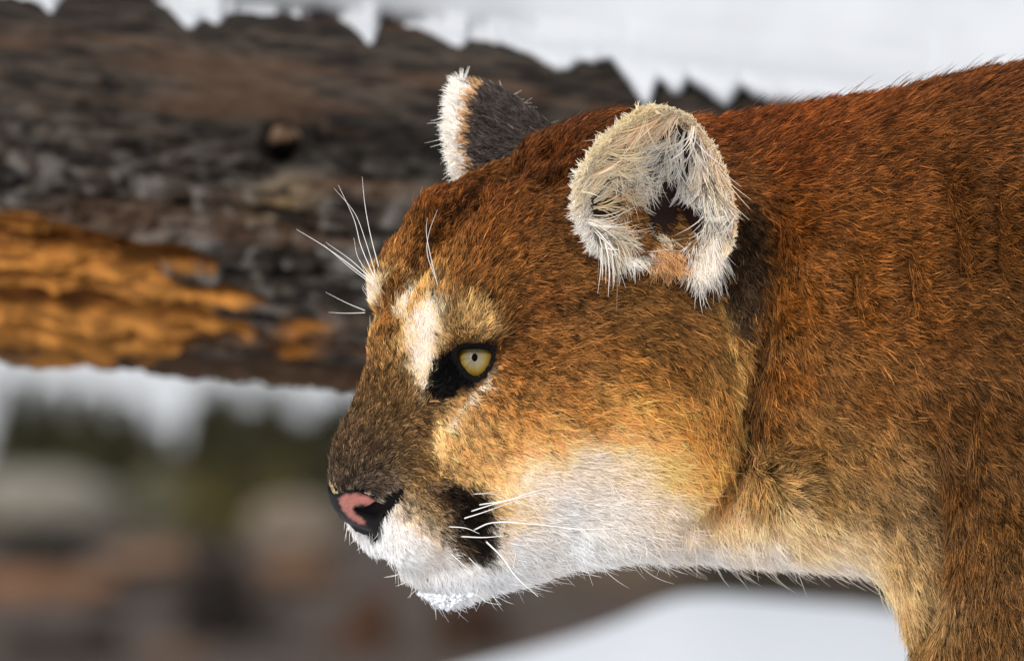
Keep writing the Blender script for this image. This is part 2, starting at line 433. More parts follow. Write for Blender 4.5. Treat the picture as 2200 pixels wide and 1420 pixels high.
# ---------------------------------------------------------------- coat: colour, lie and length of the hair over the skin
def lin(c):
    c = np.asarray(c, float) / 255
    return np.where(c <= .04045, c / 12.92, ((c + .055) / 1.055) ** 2.4)
def shepard(x, y, P, val, p=3.2, soft=30):
    num = np.zeros((len(x), val.shape[1])); den = np.zeros(len(x))
    for (a, b), v in zip(P, val):
        w = 1 / ((x - a) ** 2 + (y - b) ** 2 + soft ** 2) ** (p / 2)
        num += w[:, None] * v; den += w
    return num / den[:, None]
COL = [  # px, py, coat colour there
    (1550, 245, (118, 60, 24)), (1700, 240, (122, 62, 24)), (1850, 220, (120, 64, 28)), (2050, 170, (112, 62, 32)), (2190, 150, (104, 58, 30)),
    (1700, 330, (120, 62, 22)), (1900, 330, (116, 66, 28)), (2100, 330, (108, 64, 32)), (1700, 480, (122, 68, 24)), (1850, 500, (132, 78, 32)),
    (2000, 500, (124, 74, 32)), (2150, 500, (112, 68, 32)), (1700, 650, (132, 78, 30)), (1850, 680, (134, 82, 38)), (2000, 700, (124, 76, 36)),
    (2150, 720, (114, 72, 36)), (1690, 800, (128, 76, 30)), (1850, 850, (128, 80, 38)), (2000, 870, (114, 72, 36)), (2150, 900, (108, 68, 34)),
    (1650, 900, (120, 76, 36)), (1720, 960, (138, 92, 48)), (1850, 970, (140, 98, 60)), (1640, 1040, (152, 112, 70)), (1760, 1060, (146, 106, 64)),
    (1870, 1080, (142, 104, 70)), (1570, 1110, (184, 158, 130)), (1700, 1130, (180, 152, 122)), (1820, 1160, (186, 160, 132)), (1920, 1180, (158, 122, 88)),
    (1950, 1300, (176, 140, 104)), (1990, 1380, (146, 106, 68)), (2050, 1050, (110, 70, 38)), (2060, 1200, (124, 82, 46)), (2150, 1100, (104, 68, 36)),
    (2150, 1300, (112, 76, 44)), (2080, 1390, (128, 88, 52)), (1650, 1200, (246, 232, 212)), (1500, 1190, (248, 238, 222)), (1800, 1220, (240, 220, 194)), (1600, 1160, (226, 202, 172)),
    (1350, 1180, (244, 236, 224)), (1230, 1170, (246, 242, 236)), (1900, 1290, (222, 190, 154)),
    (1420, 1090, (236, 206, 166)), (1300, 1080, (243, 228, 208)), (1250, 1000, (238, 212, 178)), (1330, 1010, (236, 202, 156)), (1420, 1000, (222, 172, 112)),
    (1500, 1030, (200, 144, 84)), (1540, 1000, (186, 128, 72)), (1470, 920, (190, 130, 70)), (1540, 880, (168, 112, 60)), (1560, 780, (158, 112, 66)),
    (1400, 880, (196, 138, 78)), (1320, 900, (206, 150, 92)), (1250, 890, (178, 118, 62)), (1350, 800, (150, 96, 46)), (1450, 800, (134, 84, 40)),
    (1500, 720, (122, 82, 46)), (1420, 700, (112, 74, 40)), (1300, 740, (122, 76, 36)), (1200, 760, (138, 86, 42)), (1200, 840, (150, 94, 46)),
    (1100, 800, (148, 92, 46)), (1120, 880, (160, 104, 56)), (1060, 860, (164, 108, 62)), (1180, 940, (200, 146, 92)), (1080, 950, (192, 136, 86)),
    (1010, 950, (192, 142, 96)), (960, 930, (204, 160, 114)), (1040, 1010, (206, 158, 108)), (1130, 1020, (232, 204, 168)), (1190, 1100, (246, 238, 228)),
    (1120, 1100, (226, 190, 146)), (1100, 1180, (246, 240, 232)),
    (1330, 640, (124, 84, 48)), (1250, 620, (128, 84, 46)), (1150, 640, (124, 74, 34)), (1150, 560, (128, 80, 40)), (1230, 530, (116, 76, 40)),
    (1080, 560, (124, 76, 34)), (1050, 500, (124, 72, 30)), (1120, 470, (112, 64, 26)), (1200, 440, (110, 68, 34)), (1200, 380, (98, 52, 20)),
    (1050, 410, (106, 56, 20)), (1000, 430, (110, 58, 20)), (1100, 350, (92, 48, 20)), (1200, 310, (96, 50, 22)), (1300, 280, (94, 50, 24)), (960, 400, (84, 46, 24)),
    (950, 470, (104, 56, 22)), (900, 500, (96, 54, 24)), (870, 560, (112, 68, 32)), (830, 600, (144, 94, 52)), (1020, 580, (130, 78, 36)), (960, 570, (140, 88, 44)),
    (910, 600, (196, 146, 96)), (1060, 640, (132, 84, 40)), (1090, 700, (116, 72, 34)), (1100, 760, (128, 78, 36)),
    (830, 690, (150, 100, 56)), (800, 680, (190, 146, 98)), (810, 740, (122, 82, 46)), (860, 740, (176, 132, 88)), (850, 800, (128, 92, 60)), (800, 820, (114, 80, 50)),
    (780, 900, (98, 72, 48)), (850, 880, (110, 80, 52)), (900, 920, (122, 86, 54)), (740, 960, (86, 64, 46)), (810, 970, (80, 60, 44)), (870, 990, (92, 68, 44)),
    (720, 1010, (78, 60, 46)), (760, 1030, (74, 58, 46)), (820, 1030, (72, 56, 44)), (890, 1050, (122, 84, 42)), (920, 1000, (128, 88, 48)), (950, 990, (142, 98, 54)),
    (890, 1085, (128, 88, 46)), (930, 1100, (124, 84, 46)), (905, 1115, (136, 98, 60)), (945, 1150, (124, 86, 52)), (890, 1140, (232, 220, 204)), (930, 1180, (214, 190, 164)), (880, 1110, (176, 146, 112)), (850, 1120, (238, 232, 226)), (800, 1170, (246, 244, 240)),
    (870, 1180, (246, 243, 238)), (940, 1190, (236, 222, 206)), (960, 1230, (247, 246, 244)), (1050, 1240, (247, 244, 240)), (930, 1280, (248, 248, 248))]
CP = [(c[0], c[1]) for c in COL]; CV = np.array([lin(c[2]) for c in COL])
EYE_BLACK = [(992, 736), (960, 748), (930, 795), (914, 845), (918, 872), (950, 864), (990, 838), (1030, 826), (1052, 800), (1064, 760), (1082, 742), (1060, 738)]
MARK = [  # (kind, points, colour, feather px, strength)
    ('poly', [(880, 690), (930, 640), (955, 665), (950, 730), (935, 790), (905, 840), (885, 800)], (248, 228, 198), 26, .86),      # pale patch before the eye
    ('poly', [(850, 640), (905, 590), (925, 620), (890, 680), (850, 730)], (206, 162, 112), 22, .4),
    ('poly', [(985, 655), (1030, 640), (1070, 680), (1078, 725), (1020, 735), (965, 715)], (174, 138, 100), 20, .75),            # brow
    ('line', [(925, 610), (938, 650), (950, 690)], (48, 38, 30), 15, .75),
    ('line', [(955, 600), (1010, 620), (1060, 655), (1088, 720)], (92, 54, 24), 16, .6),
    ('poly', [(992, 736), (960, 748), (930, 795), (914, 845), (918, 872), (950, 864), (990, 838), (1030, 826), (1052, 800), (1064, 760), (1082, 742), (1060, 738)], (13, 11, 11), 7, 1.0),   # black about the eye
    ('line', [(925, 868), (905, 900), (890, 930)], (70, 50, 36), 22, .6),
    ('line', [(1056, 796), (1036, 828), (1000, 862), (965, 905)], (196, 180, 160), 9, .8),
    ('line', [(948, 905), (936, 940), (950, 985)], (214, 176, 132), 14, .7),
    ('poly', [(928, 1046), (960, 1034), (1005, 1036), (1050, 1062), (1070, 1110), (1064, 1160), (1042, 1204), (1000, 1198), (972, 1150), (955, 1100)], (24, 16, 11), 22, .97),      # dark spot on the whisker pad
    ('line', [(900, 1052), (935, 1090), (962, 1135), (985, 1180)], (92, 62, 34), 24, .55),
    ('poly', [(960, 1140), (1000, 1165), (1030, 1200), (1000, 1205), (950, 1170)], (70, 46, 26), 14, .7),
    ('line', [(1075, 1065), (1085, 1120), (1070, 1180)], (206, 156, 104), 14, .6),
    ('line', [(852, 1045), (838, 1072), (822, 1110)], (20, 17, 17), 13, .95), ('line', [(815, 1120), (804, 1150), (812, 1168)], (24, 20, 20), 6, .95),
    ('line', [(700, 1050), (716, 1060), (728, 1068)], (226, 190, 144), 6, .8),
    ('line', [(735, 1050), (760, 1054), (800, 1070)], (30, 26, 26), 6, .8),
    ('line', [(1120, 408), (1170, 382), (1260, 372)], (42, 22, 11), 11, .85),  # fold before the ear darkened: its shade put into the coat colour
    ('line', [(1040, 372), (1110, 340), (1200, 318)], (60, 32, 16), 8, .5),  # crown fold, likewise with its shade painted in
    ('poly', [(1575, 420), (1620, 440), (1648, 520), (1640, 640), (1600, 720), (1560, 700), (1548, 580)], (64, 48, 36), 16, .85),   # behind the ear
    ('line', [(1600, 380), (1635, 440), (1652, 540), (1645, 640)], (150, 96, 50), 9, .6),
    ('line', [(1552, 640), (1560, 740), (1582, 850), (1585, 960)], (196, 150, 98), 12, .8),
    ('line', [(1530, 590), (1538, 680)], (150, 118, 84), 8, .6),
    ('line', [(1640, 700), (1630, 820), (1616, 920), (1600, 1000)], (64, 40, 22), 24, .9),  # painted shade in the crease behind the cheek
    ('line', [(1492, 622), (1498, 640)], (12, 9, 8), 9, .9),
    ('line', [(1340, 570), (1400, 590), (1440, 600)], (84, 62, 42), 14, .5),
    ('line', [(1660, 1000), (1720, 990), (1740, 1040)], (96, 66, 40), 18, .45),
    ('line', [(905, 1222), (912, 1232)], (60, 50, 46), 7, .6),
    ('line', [(1180, 690), (1300, 690), (1420, 745), (1500, 760)], (96, 62, 30), 30, .45),
]
OWN = [('line', GROOVE + [(826, 740)], (52, 28, 14), 11, .9), ('poly', [(806, 600), (822, 630), (806, 700), (780, 690), (785, 640)], (244, 216, 178), 12, .8),  # first line paints the shade of the carved furrow into the coat
       ('poly', [(868, 585), (862, 640), (846, 715), (818, 750), (802, 700), (816, 640), (838, 600)], (138, 90, 48), 12, .9), ('line', [(930, 480), (895, 530), (862, 580)], (112, 62, 26), 14, .7)]
def coat(x, y, ox=None, oy=None):
    c = shepard(x, y, CP, CV)
    wob = 16 * (fbm(x / 16, y / 16, o=2, seed=77) - .5) + rng.normal(0, 4, len(x))
    for kind, pts, col, fe, st in MARK + ([] if ox is None else OWN):
        if (kind, pts, col, fe, st) in OWN: x, y = ox, oy
        d = wob + ( poly_sdf(x, y, pts) if kind == 'poly' else line_dist(x, y, pts) - fe * .6)
        w = st * np.clip(.5 - d / (2 * fe), 0, 1); w = w * w * (3 - 2 * w)
        c = c * (1 - w[:, None]) + lin(col) * w[:, None]
    sat = np.clip((1 - c.min(1) / (c.max(1) + 1e-6) - .45) / .4, 0, 1); c[:, 2] *= 1 - .3 * sat * np.clip((.85 - c.max(1)) / .35, 0, 1); c *= (1 - .14 * np.clip((x - 1900) / 200, 0, 1) * np.clip((y - 250) / 300, 0, 1))[:, None]  # last factor dims the right side: falling-off light put into the colour
    return c
FLOW = [  # px, py, direction in the picture, length px, lift degrees
    (720, 1000, .35, -.9, 16, 20), (780, 950, .45, -.9, 17, 18), (850, 950, .7, -.7, 18, 18), (800, 850, .35, -.9, 18, 18), (870, 850, .4, -.9, 20, 18),
    (810, 760, .1, -1, 22, 22), (800, 680, -.25, -.95, 26, 30), (830, 640, .2, -1, 28, 28), (880, 560, .45, -.9, 28, 26), (940, 480, .55, -.85, 30, 26), (1000, 400, .75, -.65, 32, 26),
    (1100, 340, .92, -.35, 34, 26), (1250, 290, .98, -.15, 34, 24), (1350, 270, 1, -.1, 38, 26),
    (900, 700, -.15, -1, 30, 22), (900, 780, -.2, -1, 24, 18), (880, 640, .1, -1, 30, 24), (960, 620, .25, -.95, 32, 24), (1000, 680, .15, -1, 34, 26), (1060, 690, .6, -.8, 34, 26), (1010, 725, -.1, -1, 24, 28),
    (1000, 520, .45, -.9, 32, 24), (1060, 460, .6, -.8, 32, 22), (1080, 560, .7, -.65, 34, 22), (1150, 500, .92, -.2, 34, 20), (1150, 400, .9, -.4, 34, 22), (1220, 440, .95, -.05, 34, 20),
    (1150, 620, .95, .05, 36, 20), (1250, 560, .98, .15, 36, 20), (1250, 680, .98, .15, 38, 20), (1130, 720, .9, .1, 34, 20), (1400, 640, .97, .22, 40, 22), (1480, 690, .9, .42, 42, 24),
    (1100, 800, .9, .35, 32, 18), (1180, 800, .95, .28, 36, 18), (1300, 800, .95, .25, 42, 20), (1060, 860, .75, .65, 28, 18), (1120, 920, .85, .5, 36, 18), (1000, 900, .55, .8, 26, 18),
    (960, 950, .45, .88, 26, 18), (900, 930, .7, .2, 20, 16), (900, 1010, .8, .35, 20, 18), (1020, 1000, .75, .62, 32, 20), (1100, 1000, .88, .4, 40, 20), (1250, 950, .95, .3, 44, 20), (1400, 900, .9, .4, 48, 22),
    (1530, 900, .55, .8, 50, 26), (1540, 780, .5, .85, 46, 26), (1500, 1030, .75, .65, 56, 28), (1350, 1050, .9, .4, 54, 24), (1200, 1080, .92, .38, 46, 22), (1120, 1110, .9, .42, 34, 22),
    (950, 1060, .8, .5, 20, 22), (1010, 1110, .85, .5, 20, 22), (900, 1100, .75, .65, 22, 22), (860, 1140, .55, .82, 30, 26), (800, 1150, .25, .95, 26, 28), (790, 1180, -.2, .95, 30, 34), (900, 1180, .6, .78, 34, 26),
    (980, 1180, .7, .7, 30, 26), (880, 1235, -.25, .95, 40, 34), (950, 1270, .0, 1, 52, 36), (1020, 1240, .35, .92, 50, 30), (1080, 1220, .55, .8, 52, 32), (1150, 1170, .75, .6, 56, 30), (1250, 1170, .6, .75, 62, 34),
    (1400, 1170, .55, .8, 72, 38), (1550, 1170, .5, .85, 78, 38), (1700, 1180, .5, .85, 76, 36), (1830, 1200, .5, .85, 72, 34), (1930, 1330, .45, .9, 66, 30),
    (1550, 1090, .2, .95, 70, 40), (1640, 1060, -.1, .9, 70, 46), (1700, 1030, .5, -.3, 66, 48), (1760, 1060, .8, .6, 66, 40), (1650, 990, .3, -.4, 60, 40), (1620, 960, .6, .7, 56, 30),
    (1600, 500, .3, .9, 34, 26), (1610, 650, .3, .95, 40, 24), (1640, 480, .6, .6, 34, 30), (1630, 800, .4, .9, 50, 24),
    (1500, 250, .85, -.45, 46, 30), (1620, 235, .8, -.5, 52, 32), (1750, 225, .85, -.4, 54, 30), (1900, 205, .92, -.25, 54, 28), (2050, 165, .95, -.2, 54, 26), (2190, 140, .97, -.1, 52, 26),
    (1650, 330, .85, -.3, 54, 24), (1800, 330, .95, -.1, 56, 22), (2000, 280, .97, .05, 56, 22), (2150, 300, .97, .1, 56, 22), (1700, 450, .93, .2, 54, 24), (1850, 500, .97, .15, 58, 22), (2050, 500, .97, .2, 58, 22),
    (1700, 650, .85, .5, 56, 26), (1850, 680, .95, .25, 60, 24), (2050, 700, .92, .35, 60, 24), (2180, 650, .92, .38, 60, 24), (1700, 800, .7, .7, 58, 28), (1850, 850, .85, .5, 60, 26), (2000, 880, .75, .62, 60, 26),
    (2150, 900, .72, .68, 60, 26), (1850, 1000, .75, .65, 64, 30), (1900, 1120, .6, .8, 66, 30), (2050, 1100, .55, .8, 58, 28), (2150, 1150, .55, .82, 58, 28), (2050, 1300, .35, .92, 58, 28), (2150, 1380, .35, .92, 58, 28), (1980, 1380, .35, .92, 60, 28)]
FP = [(f[0], f[1]) for f in FLOW]; FV = np.array([f[2:] for f in FLOW], float)
NCOL = [((1300, 300), (214, 188, 156)), ((1420, 250), (206, 180, 150)), ((1540, 350), (200, 176, 148)), ((1270, 420), (238, 214, 184)), ((1340, 380), (222, 212, 198)), ((1310, 455), (176, 136, 84)),
        ((1420, 330), (228, 222, 212)), ((1470, 300), (214, 206, 196)), ((1480, 380), (232, 226, 216)), ((1330, 520), (246, 240, 230)), ((1390, 460), (240, 230, 214)), ((1540, 420), (214, 208, 198)), ((1560, 500), (200, 190, 178)),
        ((1515, 545), (240, 230, 216)), ((1440, 555), (190, 150, 104)), ((1270, 490), (244, 232, 214))]
NFLOW = [((1270, 420), (.5, -.4)), ((1300, 300), (.55, .2)), ((1350, 300), (.3, .8)), ((1420, 260), (-.2, .95)), ((1340, 380), (.6, .5)), ((1420, 330), (-.75, .5)), ((1460, 380), (-.1, 1)), ((1500, 340), (-.3, .95)), ((1540, 400), (-.4, .9)),
         ((1310, 470), (.75, .5)), ((1380, 470), (.3, .9)), ((1300, 530), (.85, .25)), ((1370, 530), (.5, .7)), ((1560, 500), (-.7, .6)), ((1515, 530), (-.2, .95)), ((1440, 540), (.1, 1))]

# ---------------------------------------------------------------- hair strands
def sample(n, wface):
    cdf = np.cumsum(wface); cdf /= cdf[-1]
    fi = np.searchsorted(cdf, rng.random(n)); fi = np.minimum(fi, len(Fq) - 1)
    a, b = rng.random((2, n))
    q = Fq[fi]; w = np.stack([(1 - a) * (1 - b), a * (1 - b), a * b, (1 - a) * b], 1)
    P = (V[q] * w[..., None]).sum(1)
    Nn = (NV[q] * w[..., None]).sum(1); Nn /= np.linalg.norm(Nn, axis=1)[:, None] + 1e-9
    return fi, P, Nn
NV = tri_normals(V, Fq)
fc = V[Fq].mean(1); fn = np.cross(V[Fq[:, 2]] - V[Fq[:, 0]], V[Fq[:, 3]] - V[Fq[:, 1]])
farea = .5 * np.linalg.norm(fn, axis=1); fnu = fn / (2 * farea[:, None] + 1e-12)
freg = reg[Fq[:, 0]]; frr = earr[Fq].mean(1); fth = eart[Fq[:, 0]]
fx, fy = proj(fc); ftx, fty = twin_px(fc)
def unit(v): return v / (np.linalg.norm(v, axis=-1, keepdims=True) + 1e-9)
def tangent(P, Nn, dx, dy):
    d = np.stack([dx, np.zeros_like(dx), -dy], -1)
    t = d - (d * Nn).sum(-1, keepdims=True) * Nn
    return unit(t)
def cap_c(c, top=.93):
    m = c.max(1, keepdims=True); a = c * np.where(m > top, top / np.maximum(m, 1e-6), 1)
    return a * .5 + np.minimum(c, top) * .5
STR = []                                                  # (points n x 5 x 3, radius, colour)
def strands(P, Nn, T, L, lift, col, rad, clump=6, spread=9., conv=.55, curl=.10, seg=5, seed_lift=6):
    """P, Nn, T per clump; every clump gives `clump` hairs that lean together towards its tip"""
    n = len(P); m = n * clump
    r = lambda a: np.repeat(a, clump, 0)
    Bn = np.cross(Nn, T)
    ang = rng.random(m) * 2 * np.pi; rad_ = np.sqrt(rng.random(m)) * spread / K
    off = r(T) * (np.cos(ang) * rad_)[:, None] + r(Bn) * (np.sin(ang) * rad_)[:, None]
    # hairs of a clump share most of their lean
    la = np.radians(np.clip(r(lift + rng.normal(0, seed_lift, n)) + rng.normal(0, 5, m), 3, 80))
    yaw = r(rng.normal(0, .22, n)) + rng.normal(0, .12, m)
    t2 = unit(r(T) * np.cos(yaw)[:, None] + r(Bn) * np.sin(yaw)[:, None])
    Ln = (r(L * rng.uniform(.75, 1.2, n)) * rng.uniform(.7, 1.1, m) / K)[:, None]
    d0 = t2 * np.cos(la)[:, None] + r(Nn) * np.sin(la)[:, None]
    d1 = t2 * np.cos(la * .35)[:, None] + r(Nn) * np.sin(la * .35)[:, None]
    cv = r(Bn) * (rng.normal(0, curl, m) + r(rng.normal(0, curl, n)))[:, None]
    pts = np.zeros((m, seg, 3)); base = r(P) + off - r(Nn) * (1.5 / K)
    for i, t in enumerate(np.linspace(0, 1, seg)):
        pts[:, i] = base + Ln * (d0 * t + (d1 - d0) * t * t * .5 + cv * t * t) - off * conv * t * t
    STR.append((pts, np.repeat(rad, clump) * rng.uniform(.75, 1.25, m), r(col) * np.exp(rng.normal(0, .45, m) * np.clip(1.2 - r(col).mean(1) * 2, .2, 1))[:, None]))
    return m
vis = np.clip((.45 - fnu[:, 1]) / .35, .22, 1)
offf = np.where(fx > 2260, .25, 1) * (fx < 2750) * (fy < 1900) * np.where(fy > 1460, .3, 1)
in_lid = poly_sdf(ftx, fty, LID) < 7
nose_poly = [(690, 1056), (722, 1068), (745, 1056), (775, 1056), (812, 1070), (846, 1040), (862, 1044), (862, 1070), (822, 1104), (812, 1130), (806, 1165), (795, 1140), (760, 1122), (720, 1098)]
in_nose = (poly_sdf(ftx, fty, nose_poly) < 0) & (fc @ F_ * 0 + (fc - HO) @ F_ * K > 330)
wbody = farea * vis * offf * (freg == 0) * ~in_lid * ~in_nose
bald = np.where(poly_sdf(ftx, fty, EYE_BLACK) < 0, .5, 1)
wbody = wbody * bald
def add_coat(n, k_len, k_lift, clump, rad, bright, spread):
    fi, P, Nn = sample(n, wbody)
    x, y = twin_px(P); ox, oy = proj(P)
    fl = shepard(x, y, FP, FV, p=3.5, soft=20)
    # far half: same lie in the picture, taken at the mirrored place
    T = tangent(P, Nn, fl[:, 0] + rng.normal(0, .10, n), fl[:, 1] + rng.normal(0, .10, n))
    wx, wy = (26 * (fbm(ox / 34, oy / 34, o=3, seed=s_) - .5) + rng.normal(0, 5, n) for s_ in (81, 82))
    calm = np.clip((poly_sdf(x, y, EYE_BLACK) - 10) / 40, .15, 1) * np.clip((np.hypot(x - 1000, y - 800) - 60) / 120, .15, 1)
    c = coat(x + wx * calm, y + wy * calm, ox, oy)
    jit = np.exp(rng.normal(0, .26, n) + .5 * (fbm(ox / 70, oy / 70, o=3, seed=5) - .5))[:, None]
    dark = rng.random(n) < .22 * np.clip((.4 - c.mean(1)) / .3, 0, 1)
    lm = np.clip((c.mean(1) - .10) / .28, 0, 1)[:, None]
    c = c * (.95 + .42 * lm); c = c + (c.mean(1, keepdims=True) - c) * .05; c = c * (1 + (4 * lm * (1 - lm)) * np.array([-.03, .05, .0])) * (1 + np.clip((c.mean(1) - .5) / .2, 0, 1)[:, None] * np.array([-.02, .015, .06]))
    c = np.where(dark[:, None], c * .3, c * np.where((c.mean(1) > .5)[:, None], 1.0, jit)) * bright
    lo = np.clip((c.mean(1) - .02) / .06, .4, 1)
    near_eye = np.clip((poly_sdf(x, y, LID) - 4) / 30, .35, 1)
    strands(P, Nn, T, fl[:, 2] * k_len * near_eye, fl[:, 3] * k_lift, cap_c(c), np.full(n, rad), clump, spread)
GAIN, NH = 1.5, 1.0
add_coat(int(70000 * NH), .68, .9, 6, .68, GAIN * .8, 10)      # dense undercoat
add_coat(int(64000 * NH), .88, 1.05, 6, .80, GAIN * 1.12, 6)
add_coat(int(4200 * NH), 1.45, 1.5, 1, .6, GAIN * 1.1, 1)     # guard hairs in tufts
# ears: inside fluff, cream rims, dark backs
def ear_cf(x, y, tab, p=3):
    return shepard(x, y, [t[0] for t in tab], np.array([t[1] for t in tab], float), p=p, soft=15)
for side, (ri, rb) in ((1, (1, 2)), (-1, (3, 4))):
    canal = poly_sdf(ftx, fty, [(1440, 445), (1475, 415), (1510, 410), (1528, 460), (1514, 505), (1486, 530), (1458, 520), (1442, 490)]) < 0
    notch = poly_sdf(ftx, fty, [(1545, 480), (1572, 470), (1570, 530), (1548, 545), (1535, 520)]) < 0
    w = farea * (freg == ri) * ~canal * ~notch * (frr > .38) * np.where(frr > .97, .2, 1)
    w = w * np.where((ftx < 1400) & (fty > 465), 3.0, 1) * np.where(fty < 320, .45, 1)
    n = int(760 * NH); fi, P, Nn = sample(n, w); x, y = twin_px(P)
    d = ear_cf(x, y, NFLOW); col = lin(ear_cf(x, y, NCOL))
    if side > 0: T = tangent(P, Nn, d[:, 0], d[:, 1])
    else:
        d3 = np.stack([d[:, 0], 0 * d[:, 0], -d[:, 1]], -1); d3 = d3 - 2 * (d3 @ S_)[:, None] * S_
        T = unit(d3 - (d3 * Nn).sum(1)[:, None] * Nn)
    dk = rng.random(n) < .12
    col = np.where(dk[:, None], col * .3, col) * GAIN * 1.0 * np.exp(rng.normal(0, .12, n))[:, None]
    strands(P, Nn, T, np.full(n, 92.) * np.clip(frr[fi] + .2, .5, 1.1) * np.where((x > 1535) | (y > 515), .5, 1), np.full(n, 24.), cap_c(col), np.full(n, 1.1), 6, 7, .75, .28)
    # the pale tuft and the tan tuft that close the ear below
    for poly, tc, tl, nn in () if side < 0 else (([(1485, 500), (1540, 485), (1548, 540), (1528, 580), (1490, 575)], (240, 230, 214), 72., 150), ([(1395, 525), (1450, 515), (1462, 560), (1400, 575)], (186, 146, 100), 54., 110)):
        w = farea * (poly_sdf(ftx, fty, poly) < 0) * ((freg == ri) | ((freg == 0) & (side > 0) & (fnu[:, 1] < 0)))
        if w.sum() == 0: continue
        nn = int(nn * NH); fi, P, Nn = sample(nn, w)
        T = tangent(P, Nn, rng.normal(-.12, .12, nn), np.ones(nn))
        strands(P, Nn, T, np.full(nn, tl), np.full(nn, 24.), cap_c(np.tile(lin(tc), (nn, 1)) * GAIN * np.exp(rng.normal(0, .15, nn))[:, None]), np.full(nn, 1.0), 6, 7, .6, .15)
    # rim: short pale hair standing outward from the edge
    w = farea * ((freg == ri) | (freg == rb)) * (frr > np.where(freg == ri, .88, .965)) * ~((fth > .86) & (fth < .965))
    n = int(2600 * NH); fi, P, Nn = sample(n, w); x, y = twin_px(P)
    o = unit(P - (ear_near if side > 0 else ear_far)[:NT * NR].mean(0))
    col = lin(ear_cf(x, y, [((1250, 420), (240, 222, 196)), ((1300, 310), (236, 214, 184)), ((1410, 235), (226, 204, 176)), ((1530, 320), (214, 194, 166)), ((1580, 460), (206, 186, 160)), ((1560, 550), (214, 196, 170)), ((1300, 540), (248, 242, 232)), ((1270, 500), (248, 240, 226))])) * GAIN
    if side < 0: col = np.where(((fth[fi] < .36) | (fth[fi] > .95))[:, None], lin((246, 236, 220)) * GAIN, lin((70, 62, 56)) * GAIN)
    T = unit(o - (o * Nn).sum(1)[:, None] * Nn)
    front = np.isin(0, [0]) & ((fth[fi] < .38) | (fth[fi] > .95))
    strands(P, Nn, T, np.where(front, 26., 10.) * (1.5 if side < 0 else 1), np.full(n, 22.), cap_c(col), np.full(n, 1.0), 6, 7, .4, .12)
    # back of the ear
    w = farea * (freg == rb) * (frr < .97) * (frr > .2)
    n = int((1500 if side > 0 else 2600) * NH); fi, P, Nn = sample(n, w); x, y = twin_px(P)
    o = unit(P - (ear_near if side > 0 else ear_far)[:NT * 2].mean(0)); T = unit(o - (o * Nn).sum(1)[:, None] * Nn)
    col = np.tile(lin((66, 58, 54)), (n, 1)); fr = (frr[fi] > .93) & (fth[fi] < .42)
    col = np.where(fr[:, None], lin((176, 140, 102)), col); col = np.where((frr[fi] < .45)[:, None], lin((100, 64, 38)), col) * GAIN * np.exp(rng.normal(0, .2, n))[:, None]
    strands(P, Nn, T, np.full(n, 34.), np.full(n, 16.), cap_c(col), np.full(n, 1.05), 6, 9, .4, .1)
print('strands', sum(len(s[0]) for s in STR), time.time() - T0)
# ---------------------------------------------------------------- the cougar as an object
cougar = tag(empty('cougar', W(2800, 3560, SHY / K)), 'tawny cougar standing in profile, head lowered before the snowy log, snow on its chin', 'cougar')
vx, vy = twin_px(V)
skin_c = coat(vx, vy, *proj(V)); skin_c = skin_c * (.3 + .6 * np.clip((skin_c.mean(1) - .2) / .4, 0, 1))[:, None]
edge = poly_sdf(vx, vy, LID)
skin_c = np.where((np.abs(edge) < 14)[:, None] & (reg == 0)[:, None], (.006, .005, .005), skin_c)
far_out = (V[:, 0] > xpx(2300)) | (V[:, 2] < zpx(1500))
skin_c = np.where(far_out[:, None], lin((120, 76, 38)) * 1.2, skin_c)
skin_c = np.where(np.isin(reg, (1, 3))[:, None], lin((50, 37, 34)), skin_c)
skin_c = np.where(np.isin(reg, (2, 4))[:, None], lin((52, 44, 40)), skin_c)
can = (poly_sdf(vx, vy, [(1450, 430), (1505, 415), (1525, 470), (1505, 525), (1480, 560), (1455, 530)]) < 0) & np.isin(reg, (1, 3))
skin_c = np.where(can[:, None], lin((44, 28, 28)), skin_c)
skin_c = np.where(((earr > .93) & (reg > 0))[:, None], lin((170, 140, 110)), skin_c)
skin_c = np.where(((poly_sdf(vx, vy, nose_poly) < 8) & ((V - HO) @ F_ * K > 330))[:, None], (.006, .005, .005), skin_c)
body = put('body', V, Fq, attr_mat('skin', 'tint', .7, .03), cougar, cols=skin_c)
npts = sum(s[0].shape[0] for s in STR)
hc = bpy.data.hair_curves.new('fur')
hc.add_curves([5] * npts)
pos = np.concatenate([s[0].reshape(-1, 3) for s in STR]).astype(np.float32)
hc.attributes['position'].data.foreach_set('vector', pos.ravel())
ra = hc.attributes.new('radius', 'FLOAT', 'POINT')
prof = np.array([1.0, 1.0, .85, .6, .2])
ra.data.foreach_set('value', np.concatenate([(s[1][:, None] * prof).ravel() for s in STR]).astype(np.float32) / K)
ca = hc.attributes.new('coat', 'FLOAT_COLOR', 'CURVE')
cc = np.ones((npts, 4), np.float32); cc[:, :3] = np.concatenate([s[2] for s in STR]); ca.data.foreach_set('color', cc.ravel())
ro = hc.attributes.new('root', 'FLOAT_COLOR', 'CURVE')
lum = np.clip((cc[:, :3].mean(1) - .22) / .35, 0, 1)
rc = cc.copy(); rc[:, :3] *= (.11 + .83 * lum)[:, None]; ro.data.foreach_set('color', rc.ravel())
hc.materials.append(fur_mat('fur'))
fur = bpy.data.objects.new('fur', hc); sc.collection.objects.link(fur); fur['kind'] = 'stuff'
fur.parent = cougar; fur.matrix_parent_inverse = cougar.matrix_world.inverted()
